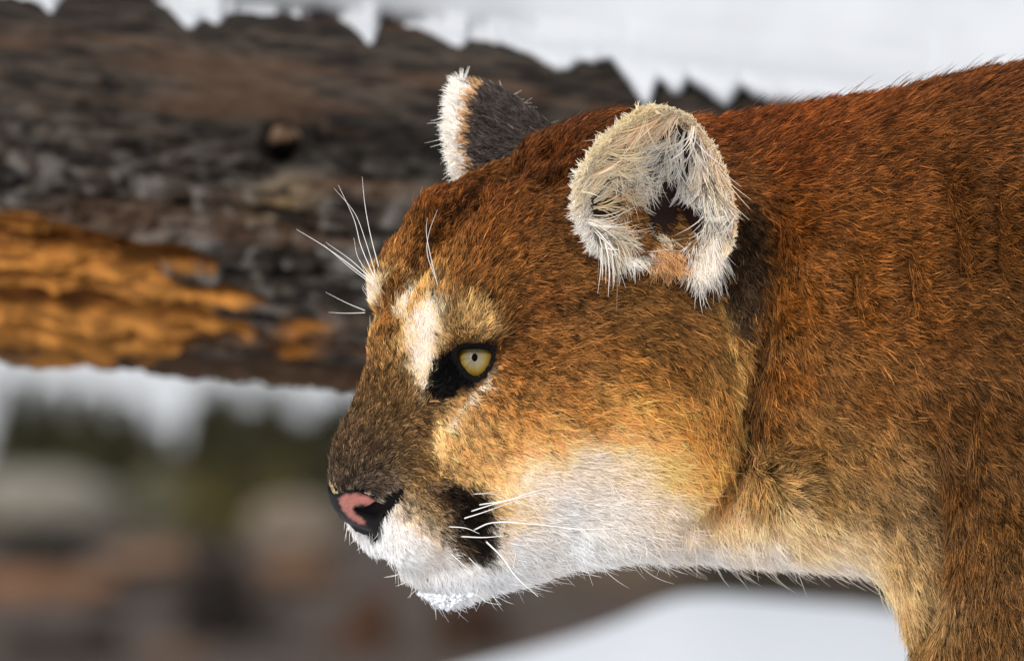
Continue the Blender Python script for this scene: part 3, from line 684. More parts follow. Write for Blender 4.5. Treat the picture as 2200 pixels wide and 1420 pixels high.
# ---------------------------------------------------------------- eyes
def uv_sphere(c, R, nu=48, nv=32, axis=None):
    """sphere whose pole points along axis; returns verts, faces, polar angle"""
    a = unit(np.array(axis if axis is not None else (0, 0, 1.))); t = np.array([0, 0, 1.]) if abs(a[2]) < .9 else np.array([1., 0, 0])
    e1 = unit(np.cross(t, a)); e2 = np.cross(a, e1)
    th = np.linspace(0.001, math.pi - .001, nv); ph = np.arange(nu) * 2 * math.pi / nu
    TH, PH = np.meshgrid(th, ph, indexing='ij')
    P = c + R * (np.cos(TH)[..., None] * a + np.sin(TH)[..., None] * (np.cos(PH)[..., None] * e1 + np.sin(PH)[..., None] * e2))
    i, j = np.meshgrid(np.arange(nv - 1), np.arange(nu), indexing='ij')
    F = np.stack([i * nu + j, (i + 1) * nu + j, (i + 1) * nu + (j + 1) % nu, i * nu + (j + 1) % nu], -1).reshape(-1, 4)
    return P.reshape(-1, 3), F, TH.ravel(), PH.ravel()
def cap_mesh(c, R, axis, ang, squash=1.0, nu=40, nv=10):
    a = unit(np.array(axis)); e1 = unit(np.cross((0, 0, 1.), a)); e2 = np.cross(a, e1)
    th = np.linspace(0.002, ang, nv); ph = np.arange(nu) * 2 * math.pi / nu
    TH, PH = np.meshgrid(th, ph, indexing='ij')
    sx = np.sin(TH) * np.cos(PH) * squash; sy = np.sin(TH) * np.sin(PH)
    P = c + R * (np.sqrt(np.maximum(0, 1 - sx ** 2 - sy ** 2))[..., None] * a + sx[..., None] * e1 + sy[..., None] * e2)
    i, j = np.meshgrid(np.arange(nv - 1), np.arange(nu), indexing='ij')
    F = np.stack([i * nu + j, (i + 1) * nu + j, (i + 1) * nu + (j + 1) % nu, i * nu + (j + 1) % nu], -1).reshape(-1, 4)
    return P.reshape(-1, 3), F, TH.ravel(), PH.ravel()
m_ball = plain('eye_dark', (.004, .003, .003), .3, .2, .1)
m_pupil = plain('pupil', (.001, .001, .001), .5, .02, 0)
m_iris = attr_mat('iris', 'tint', .45, .12); m_iris.node_tree.nodes['Principled BSDF'].inputs['Coat Weight'].default_value = .06
m_iris.node_tree.nodes['Principled BSDF'].inputs['Coat Roughness'].default_value = .03
gaze = unit(W(1020, 766, -.5) * 0 + np.array([-.07, -.97, .16]))
for e, g in ((EYE, gaze), (mirp(EYE), gaze - 2 * (gaze @ S_) * S_)):
    Pv, Pf, _, _ = uv_sphere(e, (EYE_R - 1) / K, axis=g)
    eye = put('eye', Pv, Pf, m_ball, cougar)
    iv, if_, th, ph = cap_mesh(e, (EYE_R + .6) / K, g, .82)
    r = th / .82
    streak = .5 + .5 * np.sin(ph * 23 + 3 * np.sin(ph * 7)); streak2 = .5 + .5 * np.sin(ph * 41 + 2)
    c0, c1, c2 = lin((160, 150, 138)), lin((186, 166, 96)), lin((176, 136, 38))
    w1 = np.clip(r * 1.6, 0, 1)[:, None]; w2 = np.clip((r - .42) / .3, 0, 1)[:, None]
    ic = (c0 * (1 - w1) + c1 * w1) * (1 - w2) + c2 * w2
    ic = ic * (.72 + .4 * streak * .6 + .25 * streak2)[:, None] * np.clip((1.02 - r) / .07, .15, 1)[:, None] * .46
    tag(put('iris', iv, if_, m_iris, eye, cols=ic), 'pale gold iris with grey lilac centre')
    pv, pf, _, _ = cap_mesh(e, (EYE_R + 1.4) / K, g, .15, squash=.72)
    put('pupil', pv, pf, m_pupil, eye)
# ---------------------------------------------------------------- nose
body_fld = fld
nc = H(772, 1092, 0)
fld = Field(*[np.arange(c - .03, c + .03, .0006) for c in nc])
hcap((812, 985, 0), (784, 1045, 0), 94, 77, 40); hell(872, 1140, 45, (66, 58, 62), 45, pitch=-25); hell(945, 1070, 92, (125, 95, 84), 60, pitch=-15)
hcap((790, 1050, 0), (795, 1095, 0), 74, 62, 30)
hell(786, 1068, 40, (38, 24, 30), 16, pitch=-10)
ns = lambda a, b: surf_s(a, b)
for sg in (1, -1):
    def hp(px, py, ds):
        q = hs_of(px, py, ns(px, py) + ds); q[2] *= sg; return head_xyz(*q)
    fld.cap(hp(770, 1096, -6), hp(800, 1098, -6), 9, 15, 6, op='cut'); fld.cap(hp(800, 1096, -6), hp(838, 1072, -5), 15, 9, 6, op='cut')
x, y, z = np.broadcast_arrays(*fld.pts((slice(None),) * 3)); P = np.stack([x, y, z], -1)
tx_, ty_ = twin_px(P); d = poly_sdf(tx_, ty_, [(686, 1052), (720, 1062), (745, 1052), (778, 1056), (815, 1074), (850, 1046), (858, 1066), (826, 1100), (814, 1128), (808, 1160), (800, 1146), (788, 1138), (756, 1124), (714, 1100)])
back_cut = (370 - (P - HO) @ F_ * K)
fld.D = np.maximum(fld.D, np.maximum(d, back_cut)).astype(np.float32)
nv, nfq = fld.mesh(); nv = relax(nv, nfq, 4)
npx, npy = proj(nv); nN = tri_normals(nv, nfq)
pink = poly_sdf(npx, npy, [(727, 1070), (742, 1062), (765, 1060), (790, 1066), (806, 1076), (800, 1086), (780, 1083), (765, 1085), (757, 1092), (766, 1106), (782, 1117), (786, 1128), (770, 1124), (748, 1110), (734, 1092)])
wp = np.clip(.5 - (pink + 7 * (fbm(npx / 5, npy / 5, o=3, seed=91) - .5)) / 7, 0, 1)[:, None]
sp = rng.random(len(nv))
ncol = lin((20, 16, 16)) * (1 - wp) + lin((214, 138, 126)) * (.8 + .4 * fbm(npx / 4, npy / 4, o=3, seed=92))[:, None] * wp
lowl = np.clip(.5 - line_dist(npx, npy, [(722, 1100), (760, 1122), (795, 1138)]) / 10, 0, 1)[:, None]
ncol = ncol * (1 - lowl * .7) + lin((112, 84, 80)) * lowl * .7
m_nose = attr_mat('nose', 'tint', .5, .25); b_ = m_nose.node_tree.nodes['Principled BSDF']
vo = m_nose.node_tree.nodes.new('ShaderNodeTexVoronoi'); vo.inputs['Scale'].default_value = 620
bp = m_nose.node_tree.nodes.new('ShaderNodeBump'); bp.inputs['Strength'].default_value = .8; bp.inputs['Distance'].default_value = .0009
m_nose.node_tree.links.new(vo.outputs['Distance'], bp.inputs['Height']); m_nose.node_tree.links.new(bp.outputs[0], b_.inputs['Normal'])
tag(put('nose', nv, nfq, m_nose, cougar, cols=ncol), 'pink and black nose pad')
fld = body_fld
# ---------------------------------------------------------------- whiskers
VP = np.array(proj(V)).T
def surf_y(px, py):
    d = np.hypot(VP[:, 0] - px, VP[:, 1] - py); m = d < 10
    if not m.any(): m = d <= d.min() + 1
    return V[m, 1].min()
def smooth_line(P, n):
    P = np.array(P, float); P = np.vstack([2 * P[0] - P[1], P, 2 * P[-1] - P[-2]]); m = len(P) - 3
    t = np.linspace(0, m - 1e-6, n); i = t.astype(int); u = (t - i)[:, None]
    a, b, c, d = (P[i + k] for k in range(4))
    return .5 * (2 * b + (c - a) * u + (2 * a - 5 * b + 4 * c - d) * u * u + (3 * b - a - 3 * c + d) * u ** 3)
def tube(pts, rad, ns_=6):
    pts = np.asarray(pts); t = unit(np.gradient(pts, axis=0)); n = len(pts)
    r0 = np.cross(t, (0.3, 1., .2)); r0 = unit(r0); r1 = np.cross(t, r0)
    a = np.arange(ns_) * 2 * math.pi / ns_
    Vv = pts[:, None] + (r0[:, None] * np.cos(a)[None, :, None] + r1[:, None] * np.sin(a)[None, :, None]) * np.asarray(rad)[:, None, None]
    i, j = np.meshgrid(np.arange(n - 1), np.arange(ns_), indexing='ij')
    F = np.stack([i * ns_ + j, i * ns_ + (j + 1) % ns_, (i + 1) * ns_ + (j + 1) % ns_, (i + 1) * ns_ + j], -1).reshape(-1, 4)
    return Vv.reshape(-1, 3), F
WH = [  # px path, root radius px, depth drift per px of length
    ([(802, 608), (740, 560), (690, 525), (637, 493)], 1.5, .1), ([(800, 602), (755, 560), (700, 521)], 1.3, .2), ([(802, 612), (756, 578), (695, 526)], 1.2, 0), ([(805, 598), (776, 530), (760, 470), (727, 398)], 1.4, .2),
    ([(808, 592), (786, 520), (762, 458), (718, 405)], 1.2, 0), ([(814, 575), (796, 505), (784, 440), (778, 380)], 1.4, .1), ([(803, 602), (770, 555), (760, 512)], 1.1, .2), ([(784, 667), (745, 651), (700, 628)], 1.2, 0), ([(784, 672), (742, 673), (705, 671)], 1.1, .1),
    ([(940, 612), (925, 550), (916, 500), (918, 468)], 1.4, -.5), ([(936, 600), (918, 545), (922, 500), (940, 450)], 1.2, -.5),
    ([(1030, 1084), (1090, 1074), (1150, 1055), (1200, 1046)], 2.0, -.35), ([(1012, 1098), (1070, 1080), (1130, 1066), (1170, 1056)], 1.9, -.4), ([(998, 1113), (1045, 1098), (1110, 1074)], 2.0, -.4), ([(1100, 1076), (1135, 1086), (1160, 1092)], 1.2, -.3),
    ([(962, 1131), (1000, 1134), (1030, 1146)], 1.8, -.4), ([(1018, 1138), (1062, 1122), (1150, 1126), (1250, 1136), (1340, 1134)], 2.1, -.3), ([(1040, 1126), (1080, 1120), (1130, 1124)], 1.6, -.4), ([(990, 1152), (1040, 1154), (1090, 1150)], 2.3, -.4),
    ([(1042, 1161), (1078, 1196), (1110, 1240), (1156, 1281)], 2.8, -.4), ([(968, 1188), (990, 1208), (1018, 1232)], 1.8, -.4), ([(1004, 1194), (1020, 1210), (1036, 1226)], 1.5, -.4), ([(1110, 1180), (1106, 1200), (1102, 1222)], 1.4, -.3), ([(1015, 1061), (1050, 1060), (1080, 1064)], 1.3, -.4),
    ([(872, 1222), (850, 1236), (825, 1240)], 1.2, -.2), ([(876, 1228), (852, 1234), (828, 1239)], 1.0, -.3), ([(885, 1242), (868, 1252), (850, 1259)], 1.2, -.2), ([(900, 1262), (888, 1272), (876, 1284)], 1.2, -.2), ([(775, 1152), (764, 1158), (753, 1168)], 1.2, -.1), ([(790, 1168), (778, 1174), (766, 1182)], 1.1, -.1),
    ([(1045, 1268), (1062, 1284), (1076, 1298)], 1.3, -.2), ([(1064, 1258), (1082, 1274), (1096, 1284)], 1.2, -.2), ([(1020, 1270), (1045, 1292), (1078, 1299)], 1.2, -.3), ([(1080, 1248), (1110, 1256), (1148, 1254)], 1.2, -.3), ([(802, 1132), (812, 1146), (798, 1164)], .9, -.3)]
m_wh = plain('whisker', (.86, .83, .78), .35, .5)
for path, rad, drift in WH:
    y0 = surf_y(*path[0])
    L = np.concatenate([[0], np.cumsum(np.hypot(*np.diff(np.array(path, float), axis=0).T))])
    P3 = [W(a, b, y0 + drift * l / K - (3 / K if i else -4 / K)) for i, ((a, b), l) in enumerate(zip(path, L))]
    pts = smooth_line(P3, 22)
    wv, wf = tube(pts, rad / K * np.linspace(1, .22, 22) * .8)
    put('whisker', wv, wf, m_wh, cougar)
# ---------------------------------------------------------------- crumbs of snow on the chin
def ico(sub=1):
    bm = bmesh.new(); bmesh.ops.create_icosphere(bm, subdivisions=sub, radius=1)
    v = np.array([x.co[:] for x in bm.verts]); f = np.array([[q.index for q in p.verts] for p in bm.faces]); bm.free(); return v, f
iv0, if0 = ico(1)
cv, cf = [], []
cy = surf_y(960, 1262) + 14 / K
for k in range(260):
    px = np.clip(rng.normal(955, 30), 900, 1010); dep = rng.random()
    py = 1276 + (36 - abs(px - 958) * .62) * dep + (rng.random() < .1) * rng.random() * 7
    r = rng.uniform(1.6, 4.6) * (1.1 - .3 * dep)
    q = iv0 * (1 + rng.uniform(-.6, .5, (len(iv0), 1))) * rng.uniform(.5, 1.6, 3)
    cf.append(if0 + sum(len(c) for c in cv)); cv.append(W(px, py, cy + rng.normal(4, 16) / K) + q * r / K)
m_snow_c = plain('snow_crumbs', (.9, .91, .93), .5, .4)
tag(put('snow_clump', np.concatenate(cv), np.concatenate(cf), m_snow_c, smooth=False), 'small crumbly clump of white snow stuck to the cougar\'s chin', 'snow clump')
# ---------------------------------------------------------------- setting behind the cougar
def noise_bump(m, scale, strength, dist=.002):
    n, l = m.node_tree.nodes, m.node_tree.links
    t = n.new('ShaderNodeTexNoise'); t.inputs['Scale'].default_value = scale; t.inputs['Detail'].default_value = 6
    b = n.new('ShaderNodeBump'); b.inputs['Strength'].default_value = strength; b.inputs['Distance'].default_value = dist
    co = n.new('ShaderNodeTexCoord'); l.new(co.outputs['Object'], t.inputs['Vector'])
    l.new(t.outputs[0], b.inputs['Height']); l.new(b.outputs[0], n['Principled BSDF'].inputs['Normal'])
    return t
def noise_colour(m, scale, c0, c1, lo=.35, hi=.65):
    n, l = m.node_tree.nodes, m.node_tree.links
    t = n.new('ShaderNodeTexNoise'); t.inputs['Scale'].default_value = scale; t.inputs['Detail'].default_value = 5
    co = n.new('ShaderNodeTexCoord'); l.new(co.outputs['Object'], t.inputs['Vector'])
    r = n.new('ShaderNodeValToRGB'); r.color_ramp.elements[0].position = lo; r.color_ramp.elements[1].position = hi
    r.color_ramp.elements[0].color = (*c0, 1); r.color_ramp.elements[1].color = (*c1, 1)
    l.new(t.outputs[0], r.inputs[0]); l.new(r.outputs[0], n['Principled BSDF'].inputs['Base Color']); n['Principled BSDF'].inputs['Roughness'].default_value = .9
    return m
# ground: snow about the cougar, brown earth farther out
m_gr, gn, gl, gb = new_mat('ground')
co = gn.new('ShaderNodeTexCoord'); sep = gn.new('ShaderNodeSeparateXYZ'); gl.new(co.outputs['Object'], sep.inputs[0])
t1 = gn.new('ShaderNodeTexNoise'); t1.inputs['Scale'].default_value = .55; t1.inputs['Detail'].default_value = 6; gl.new(co.outputs['Object'], t1.inputs['Vector'])
rr_ = gn.new('ShaderNodeValToRGB'); e = rr_.color_ramp.elements; e[0].position = .3; e[0].color = (.02, .013, .009, 1); e[1].position = .7; e[1].color = (.085, .046, .024, 1)
e2 = rr_.color_ramp.elements.new(.5); e2.color = (.05, .028, .015, 1); gl.new(t1.outputs[0], rr_.inputs[0])
ma = gn.new('ShaderNodeMath'); ma.operation = 'MULTIPLY_ADD'; ma.inputs[1].default_value = 7; gl.new(t1.outputs[0], ma.inputs[0]); gl.new(sep.outputs['Y'], ma.inputs[2])
mr = gn.new('ShaderNodeMapRange'); mr.inputs[1].default_value = 16; mr.inputs[2].default_value = 20; gl.new(ma.outputs[0], mr.inputs[0])
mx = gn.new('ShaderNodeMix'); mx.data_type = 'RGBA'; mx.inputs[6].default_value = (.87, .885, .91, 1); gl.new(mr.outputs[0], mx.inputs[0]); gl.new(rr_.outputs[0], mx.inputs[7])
gl.new(mx.outputs[2], gb.inputs['Base Color']); gb.inputs['Roughness'].default_value = .8; gb.inputs['Specular IOR Level'].default_value = .2
xs = np.concatenate([[-3000, -600, -150, -60], np.linspace(-30, 30, 90), [60, 150, 600, 3000]]); ys = np.concatenate([[-3000, -600, -100, -30], np.linspace(-8, 60, 110), [90, 160, 300, 700, 3500]])
XX, YY = np.meshgrid(xs, ys, indexing='ij')
ZZ = -.03 + .08 * (fbm(XX * .35, YY * .35, o=4, seed=3) - .5) * np.clip((np.abs(YY - 0) + np.abs(XX)) / 4, .2, 1) * (np.abs(XX) < 70)
i, j = np.meshgrid(np.arange(len(xs) - 1), np.arange(len(ys) - 1), indexing='ij'); n_ = len(ys)
gF = np.stack([i * n_ + j, (i + 1) * n_ + j, (i + 1) * n_ + j + 1, i * n_ + j + 1], -1).reshape(-1, 4)
tag(put('ground', np.stack([XX, YY, ZZ], -1).reshape(-1, 3), gF, m_gr), 'brown winter ground with snow lying about the cougar', kind='structure')
# snow mound
m_snow, sn_, sl_, sb_ = new_mat('snow')
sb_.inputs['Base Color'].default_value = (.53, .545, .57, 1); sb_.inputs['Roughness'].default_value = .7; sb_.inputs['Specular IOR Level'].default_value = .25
noise_bump(m_snow, 60, .25, .004)
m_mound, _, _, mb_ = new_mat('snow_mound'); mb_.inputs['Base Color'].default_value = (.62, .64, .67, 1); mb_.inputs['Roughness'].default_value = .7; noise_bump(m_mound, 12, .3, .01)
YM = 5.0; sc_m = (DIST + YM) / FPX
crest = [(300, 1600), (700, 1520), (950, 1447), (1050, 1418), (1150, 1392), (1250, 1362), (1340, 1330), (1410, 1298), (1470, 1280), (1550, 1276), (1650, 1284), (1750, 1292), (1850, 1300), (2000, 1322), (2300, 1310), (2700, 1340), (3300, 1500), (4000, 1700)]
mxs = np.linspace(200, 4100, 150); mys = np.linspace(-3.0, 3.0, 60)
cz = np.interp(mxs, [c[0] for c in crest], [CAMZ + (HOR - c[1]) * sc_m for c in crest]); 
MX, MY = np.meshgrid((mxs - 1100) * sc_m, mys, indexing='ij')
ramp = np.exp(-(MY / 1.5) ** 2) - math.exp(-4); ramp = np.clip(ramp / (1 - math.exp(-4)), 0, 1)
MZ = -.08 + (cz[:, None] + .08) * ramp + (fbm(MX * 2.2, MY * 2.2, o=3, seed=9) - .5) * .05 * (1 - ramp)
n_ = len(mys); i, j = np.meshgrid(np.arange(len(mxs) - 1), np.arange(n_ - 1), indexing='ij')
mF = np.stack([i * n_ + j, (i + 1) * n_ + j, (i + 1) * n_ + j + 1, i * n_ + j + 1], -1).reshape(-1, 4)
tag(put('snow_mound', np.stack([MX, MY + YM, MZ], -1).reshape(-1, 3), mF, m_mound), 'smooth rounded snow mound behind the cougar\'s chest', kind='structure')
# ---------------------------------------------------------------- the log
YL, RL = 1.12, .1115
sl_px = (DIST + YL) / FPX
L0, L1 = -1500, 3800
NU, NTH = 1500, 300
lx = np.linspace(L0, L1, NU); lrow = 368 + .090 * lx
AX = np.stack([(lx - 1100) * sl_px, np.full(NU, YL), CAMZ + (HOR - lrow) * sl_px], -1)
ax = unit(AX[-1] - AX[0]); up = unit(np.array([0, 0, 1.]) - ax * ax[2]); fr_ = np.cross(ax, up); fr_ = fr_ if fr_[1] < 0 else -fr_
# dense on the side seen: angle from straight up towards the camera
th = np.concatenate([np.linspace(-.2, math.pi + .1, 240), np.linspace(math.pi + .1, 2 * math.pi - .2, 62)[1:-1]])
UU, TT = np.meshgrid(np.linspace(0, (L1 - L0) * sl_px, NU), th, indexing='ij')
PXL = np.repeat(lx[:, None], len(th), 1); PYL = lrow[:, None] - np.cos(TT) * RL / sl_px    # pixel of the undisturbed surface
grain = fbm(UU * 26, TT * 14, o=4, seed=21); fine = fbm(UU * 85, TT * 34, o=4, seed=22); lump = fbm(UU * 3.2, TT * 1.6, o=3, seed=23)
TW = TT + .09 * (fbm(UU * 22, TT * 3, o=3, seed=35) - .5); blk = fbm(UU * 110 + 3 * fbm(UU * 14, TT * 6, o=2, seed=27), TW * 11, o=4, seed=24); chip = fbm(UU * 62 + 2 * fbm(UU * 30, TT * 9, o=2, seed=36), TW * 17, o=4, seed=28)                                # upright cracking of the old bark
crack = np.clip(1 - np.abs(fbm(UU * 7, TT * 8, o=4, seed=25) - .5) * 16, 0, 1) ** 2
barkzone = np.clip(1.25 - np.abs(PYL - (470 + .10 * PXL)) / 190, 0, 1)
R_ = RL * (1 + .10 * (lump - .5)) + .006 * (grain - .5) + .007 * (fine - .5) + .010 * (chip - .5) - .010 * crack + barkzone * .010 * (np.abs(blk - .5) * 2 - .3)
ROT = [(-900, 380), (-400, 420), (0, 462), (90, 482), (170, 500), (250, 522), (340, 540), (440, 556), (492, 580), (488, 600), (440, 606), (360, 604), (420, 630), (520, 642), (602, 652), (596, 668), (545, 672), (480, 676), (520, 700), (600, 712), (560, 740), (470, 752), (400, 770), (250, 784), (150, 778), (-100, 748), (-500, 700), (-900, 640)]
rs = poly_sdf(PXL + 18 * (fine - .5), PYL + 40 * (grain - .5), ROT); rot = np.clip(.5 - rs / 12, 0, 1)
ledge = fbm(UU * 5, TT * 17 + 1.2 * fbm(UU * 6, TT * 3, o=2, seed=31), o=4, seed=32)
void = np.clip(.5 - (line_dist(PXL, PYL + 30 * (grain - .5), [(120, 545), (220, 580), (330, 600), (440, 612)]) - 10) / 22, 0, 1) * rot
R_ += rot * .012 * (fbm(UU * 40, TT * 60, o=3, seed=45) - .5)
R_ -= rot * (.016 - .06 * (ledge - .42)) + void * .022
kd = np.hypot((PXL - 610), (PYL - 322) * .9)
R_ -= .03 * np.exp(-(kd / 34) ** 2); R_ += .009 * np.exp(-((kd - 55) / 16) ** 2) * (PYL < 330)
R_ = RL * 1.0 + (R_ - RL) * np.clip((PYL - (PXL * .09 + 110)) / 160, .12, 1)
R_ *= 1 + np.where((lx < -1470) | (lx > 3770), -.03, 0)[:, None]
LP = AX[:, None] + R_[..., None] * (np.cos(TT)[..., None] * up + np.sin(TT)[..., None] * fr_)
base = lin((54, 47, 40)) * (1 - np.clip((lump - .3) / .4, 0, 1))[..., None] + lin((84, 72, 62)) * np.clip((lump - .3) / .4, 0, 1)[..., None]
g2 = np.clip((fine - .30) / .4, 0, 1)[..., None]
cg = np.clip((chip - .34) / .3, 0, 1)[..., None]
lc = base * (.35 + .75 * g2) * (.45 + .95 * cg) * (1 - .6 * crack)[..., None]
grey = np.clip((blk - .44) / .16, 0, 1) * np.clip((chip - .36) / .2, 0, 1) * barkzone
lc = lc * (1 - grey[..., None] * .75) + lin((146, 140, 134)) * (grey * .75)[..., None]
warm = np.clip((fbm(UU * 7, TT * 6, o=3, seed=41) - .52) / .12, 0, 1) * .5
lc = lc * (1 - warm[..., None]) + lin((106, 78, 58)) * warm[..., None]
yel = np.exp(-(((PXL - 620) / 60) ** 2 + ((PYL - 445) / 50) ** 2)) * np.clip((chip - .35) / .2, 0, 1) * .7
lc = lc * (1 - yel[..., None]) + lin((150, 122, 78)) * yel[..., None]
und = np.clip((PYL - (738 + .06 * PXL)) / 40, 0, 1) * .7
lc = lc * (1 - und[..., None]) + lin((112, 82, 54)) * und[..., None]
for (a, b, rx, ry) in ((690, 716, 55, 26), (670, 762, 40, 16), (430, 700, 30, 14), (-40, 600, 60, 30)):
    w_ = np.exp(-(((PXL - a) / rx) ** 2 + ((PYL - b) / ry) ** 2)) * np.clip((fine - .35) * 4, 0, 1) * .9
    lc = lc * (1 - w_[..., None]) + lin((190, 118, 40)) * w_[..., None]
og = np.clip((ledge - .25) / .4, 0, 1)[..., None]; of = np.clip((fbm(UU * 45 + 2 * grain, TT * 75, o=4, seed=44) - .34) / .3, 0, 1)[..., None]
oc = (lin((128, 68, 20)) * (1 - og) + lin((226, 152, 70)) * og) * (.45 + .75 * of) * (1 - .55 * void[..., None])  # orange wood; hollows darkened and ledges lightened, shading put into the colour
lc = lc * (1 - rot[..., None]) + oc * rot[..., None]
kn = np.exp(-(kd / 26) ** 2) * .85; lc = lc * (1 - kn[..., None])
lc = lc * .6
ntn = len(th); i, j = np.meshgrid(np.arange(NU - 1), np.arange(ntn), indexing='ij')
lF = np.stack([i * ntn + j, i * ntn + (j + 1) % ntn, (i + 1) * ntn + (j + 1) % ntn, (i + 1) * ntn + j], -1).reshape(-1, 4)
Lv = LP.reshape(-1, 3); Lcol = np.clip(lc.reshape(-1, 3), 0, .9)
q = Lv[lF[5000]]; nrm = np.cross(q[2] - q[0], q[3] - q[1])
if nrm @ (q.mean(0) - AX[(5000 // ntn)]) < 0: lF = lF[:, ::-1]
isrot = rot.ravel()[lF].mean(1) > .5
m_log = attr_mat('weathered_wood', 'tint', .85, .2); noise_bump(m_log, 220, .5, .002)
m_rot = attr_mat('rotten_wood', 'tint', .8, .2); noise_bump(m_rot, 260, .6, .002)
log = tag(empty('fallen_log', AX[NU // 2] - np.array([0, 0, RL])), 'weathered grey fallen log with orange rotten wood, capped with snow, behind the cougar', 'log')
def sub(F, keep):
    F = F[keep]; u, inv = np.unique(F, return_inverse=True); return u, inv.reshape(F.shape)
u, f = sub(lF, ~isrot); put('trunk', Lv[u], f, m_log, log, cols=Lcol[u])
u, f = sub(lF, isrot); tag(put('rotten_wood', Lv[u], f, m_rot, log, cols=Lcol[u]), 'crumbling orange rotten wood')
for k, s_ in ((0, -1), (NU - 1, 1)):                                      # sawn ends
    ring = LP[k]; c = ring.mean(0) + ax * s_ * .004
    put('log_end', np.vstack([ring, c[None]]), [(a, (a + 1) % ntn, ntn) if s_ < 0 else ((a + 1) % ntn, a, ntn) for a in range(ntn)], m_rot, log, cols=np.tile(lin((150, 118, 78)), (ntn + 1, 1)))
kv, kf = [], None
kc = LP[np.argmin(np.abs(lx - 606)), np.argmin(np.abs(PYL[0] - PYL[0, 0]) * 0 + np.abs(PYL[np.argmin(np.abs(lx - 606))] - 308) + (np.sin(th) < 0) * 1e6)]
aa = np.linspace(0, 2 * math.pi, 40, endpoint=False)
kp = np.stack([kc + (ax * np.cos(t) * 40 + up * np.sin(t) * (34 if math.sin(t) > 0 else 26)) * sl_px * (1 + .12 * math.sin(3 * t)) + fr_ * (.004 + .008 * max(0, math.sin(t))) for t in aa])
kp = kp[4:24] + fr_ * .003 + rng.normal(0, .0009, (20, 3))
tv, tf = tube(kp, np.full(len(kp), .0045) * (.25 + np.sin(np.linspace(0, math.pi, len(kp)))), 8)
put('knot', tv, tf, m_log, log, cols=np.tile(lin((104, 82, 64)), (len(tv), 1)))
# snow lying on the log, hanging over its face in points
edge_pts = [(-1500, -150), (-1200, -100), (-900, -110), (-600, -60), (-300, -70), (-60, -20), (0, -6), (60, 2), (90, 8), (104, 36), (116, 34), (130, 0), (160, -14), (300, -22), (330, 2), (362, 22), (385, 52), (402, 66), (420, 60), (432, 44), (446, 48), (462, 60), (476, 58), (486, 34), (520, 30), (600, 34), (655, 40), (690, 30), (735, 48), (768, 70), (790, 104), (806, 106), (815, 44), (850, 50), (900, 62), (940, 80), (975, 104), (994, 112), (1006, 86), (1050, 90), (1100, 104), (1140, 120), (1175, 142), (1200, 158), (1222, 150), (1240, 136), (1275, 138), (1310, 128), (1336, 162), (1362, 196), (1384, 230), (1400, 228), (1410, 176), (1428, 186), (1445, 206), (1462, 212), (1474, 180), (1500, 190), (1530, 212), (1552, 230), (1572, 226), (1588, 190), (1606, 194), (1630, 216), (1660, 222), (1760, 224), (1850, 250), (1900, 230), (2000, 270), (2400, 300), (2600, 270), (3000, 350), (3300, 330), (3800, 420)]
ep = np.array(edge_pts, float)
sx = np.linspace(-1480, 3780, 2034); er = np.interp(sx, ep[:, 0], ep[:, 1])
er = np.convolve(np.pad(er, 5, mode='edge'), np.hanning(13)[1:-1] / np.hanning(13).sum(), 'valid') + 14 * (fbm(sx / 26, 0.5, o=3, seed=53) - .5)
crow = 368 + .090 * sx
env = np.interp(sx, sx[::25], np.convolve(np.pad(er, 30, mode='edge'), np.ones(61) / 61, 'valid')[::25])
prof = [(0, .000), (3, .008), (9, .014), (20, .020), (38, .026), (62, .031), (95, .036), (140, .039), (200, .038), (270, .030), (340, .014)]
rows = []
rl = RL / sl_px
for dr, bl in prof:
    wv_ = min(1, dr / 60) ** .8; r = er * (1 - wv_) + (env - 12) * wv_ - dr
    dz = np.clip((crow - r) / rl, -1, 1)                                   # height on the log: 1 is its top
    yfront = YL - RL * np.sqrt(np.maximum(0, 1 - np.minimum(dz, 1) ** 2))
    lobe = .016 * (fbm(sx / 190, r / 190, o=2, seed=51) - .5)
    thin = np.clip((er - env + 10) / 60, 0, 1) * np.clip(1 - dr / 70, 0, 1)  # the points hang close to the wood
    y = yfront - bl * (1 - .45 * thin) - lobe * min(1, dr / 30) - .004
    rows.append(W(sx, r, y).T if False else np.stack([(sx - 1100) / FPX * (DIST + y), y, CAMZ + (HOR - r) / FPX * (DIST + y)], -1))
top = rows[-1]
for k, (dy, dzz) in enumerate(((.05, .022), (.11, .030), (.17, .020), (.215, -.02), (.235, -.075))):
    q = top.copy(); q[:, 1] = YL - RL * .1 + dy - .06; q[:, 2] = top[:, 2] + dzz + .012 * (fbm(sx / 90, dy * 20, o=3, seed=52) - .5); rows.append(q)
lastq = rows[-1].copy(); lastq[:, 1] -= .05; lastq[:, 2] -= .02; rows.append(lastq)
endw = np.clip(np.minimum(sx + 1480, 3780 - sx) / 260, 0, 1); endw = np.sqrt(1 - (1 - endw) ** 2)[:, None]   # the blanket thins out at the log's ends
core = np.stack([(sx - 1100) * sl_px, np.full(len(sx), YL), CAMZ + (HOR - crow) * sl_px + RL * .9], -1)
rows = [core + (q - core) * (.02 + .98 * endw) for q in rows]
SV = np.stack(rows); nr_, nx_ = SV.shape[:2]
i, j = np.meshgrid(np.arange(nr_ - 1), np.arange(nx_ - 1), indexing='ij')
sF = np.stack([i * nx_ + j, i * nx_ + j + 1, (i + 1) * nx_ + j + 1, (i + 1) * nx_ + j], -1).reshape(-1, 4)
tag(put('snow_blanket', SV.reshape(-1, 3), sF, m_snow), 'thick white snow cap hanging in ragged points over the top of the log', 'snow')
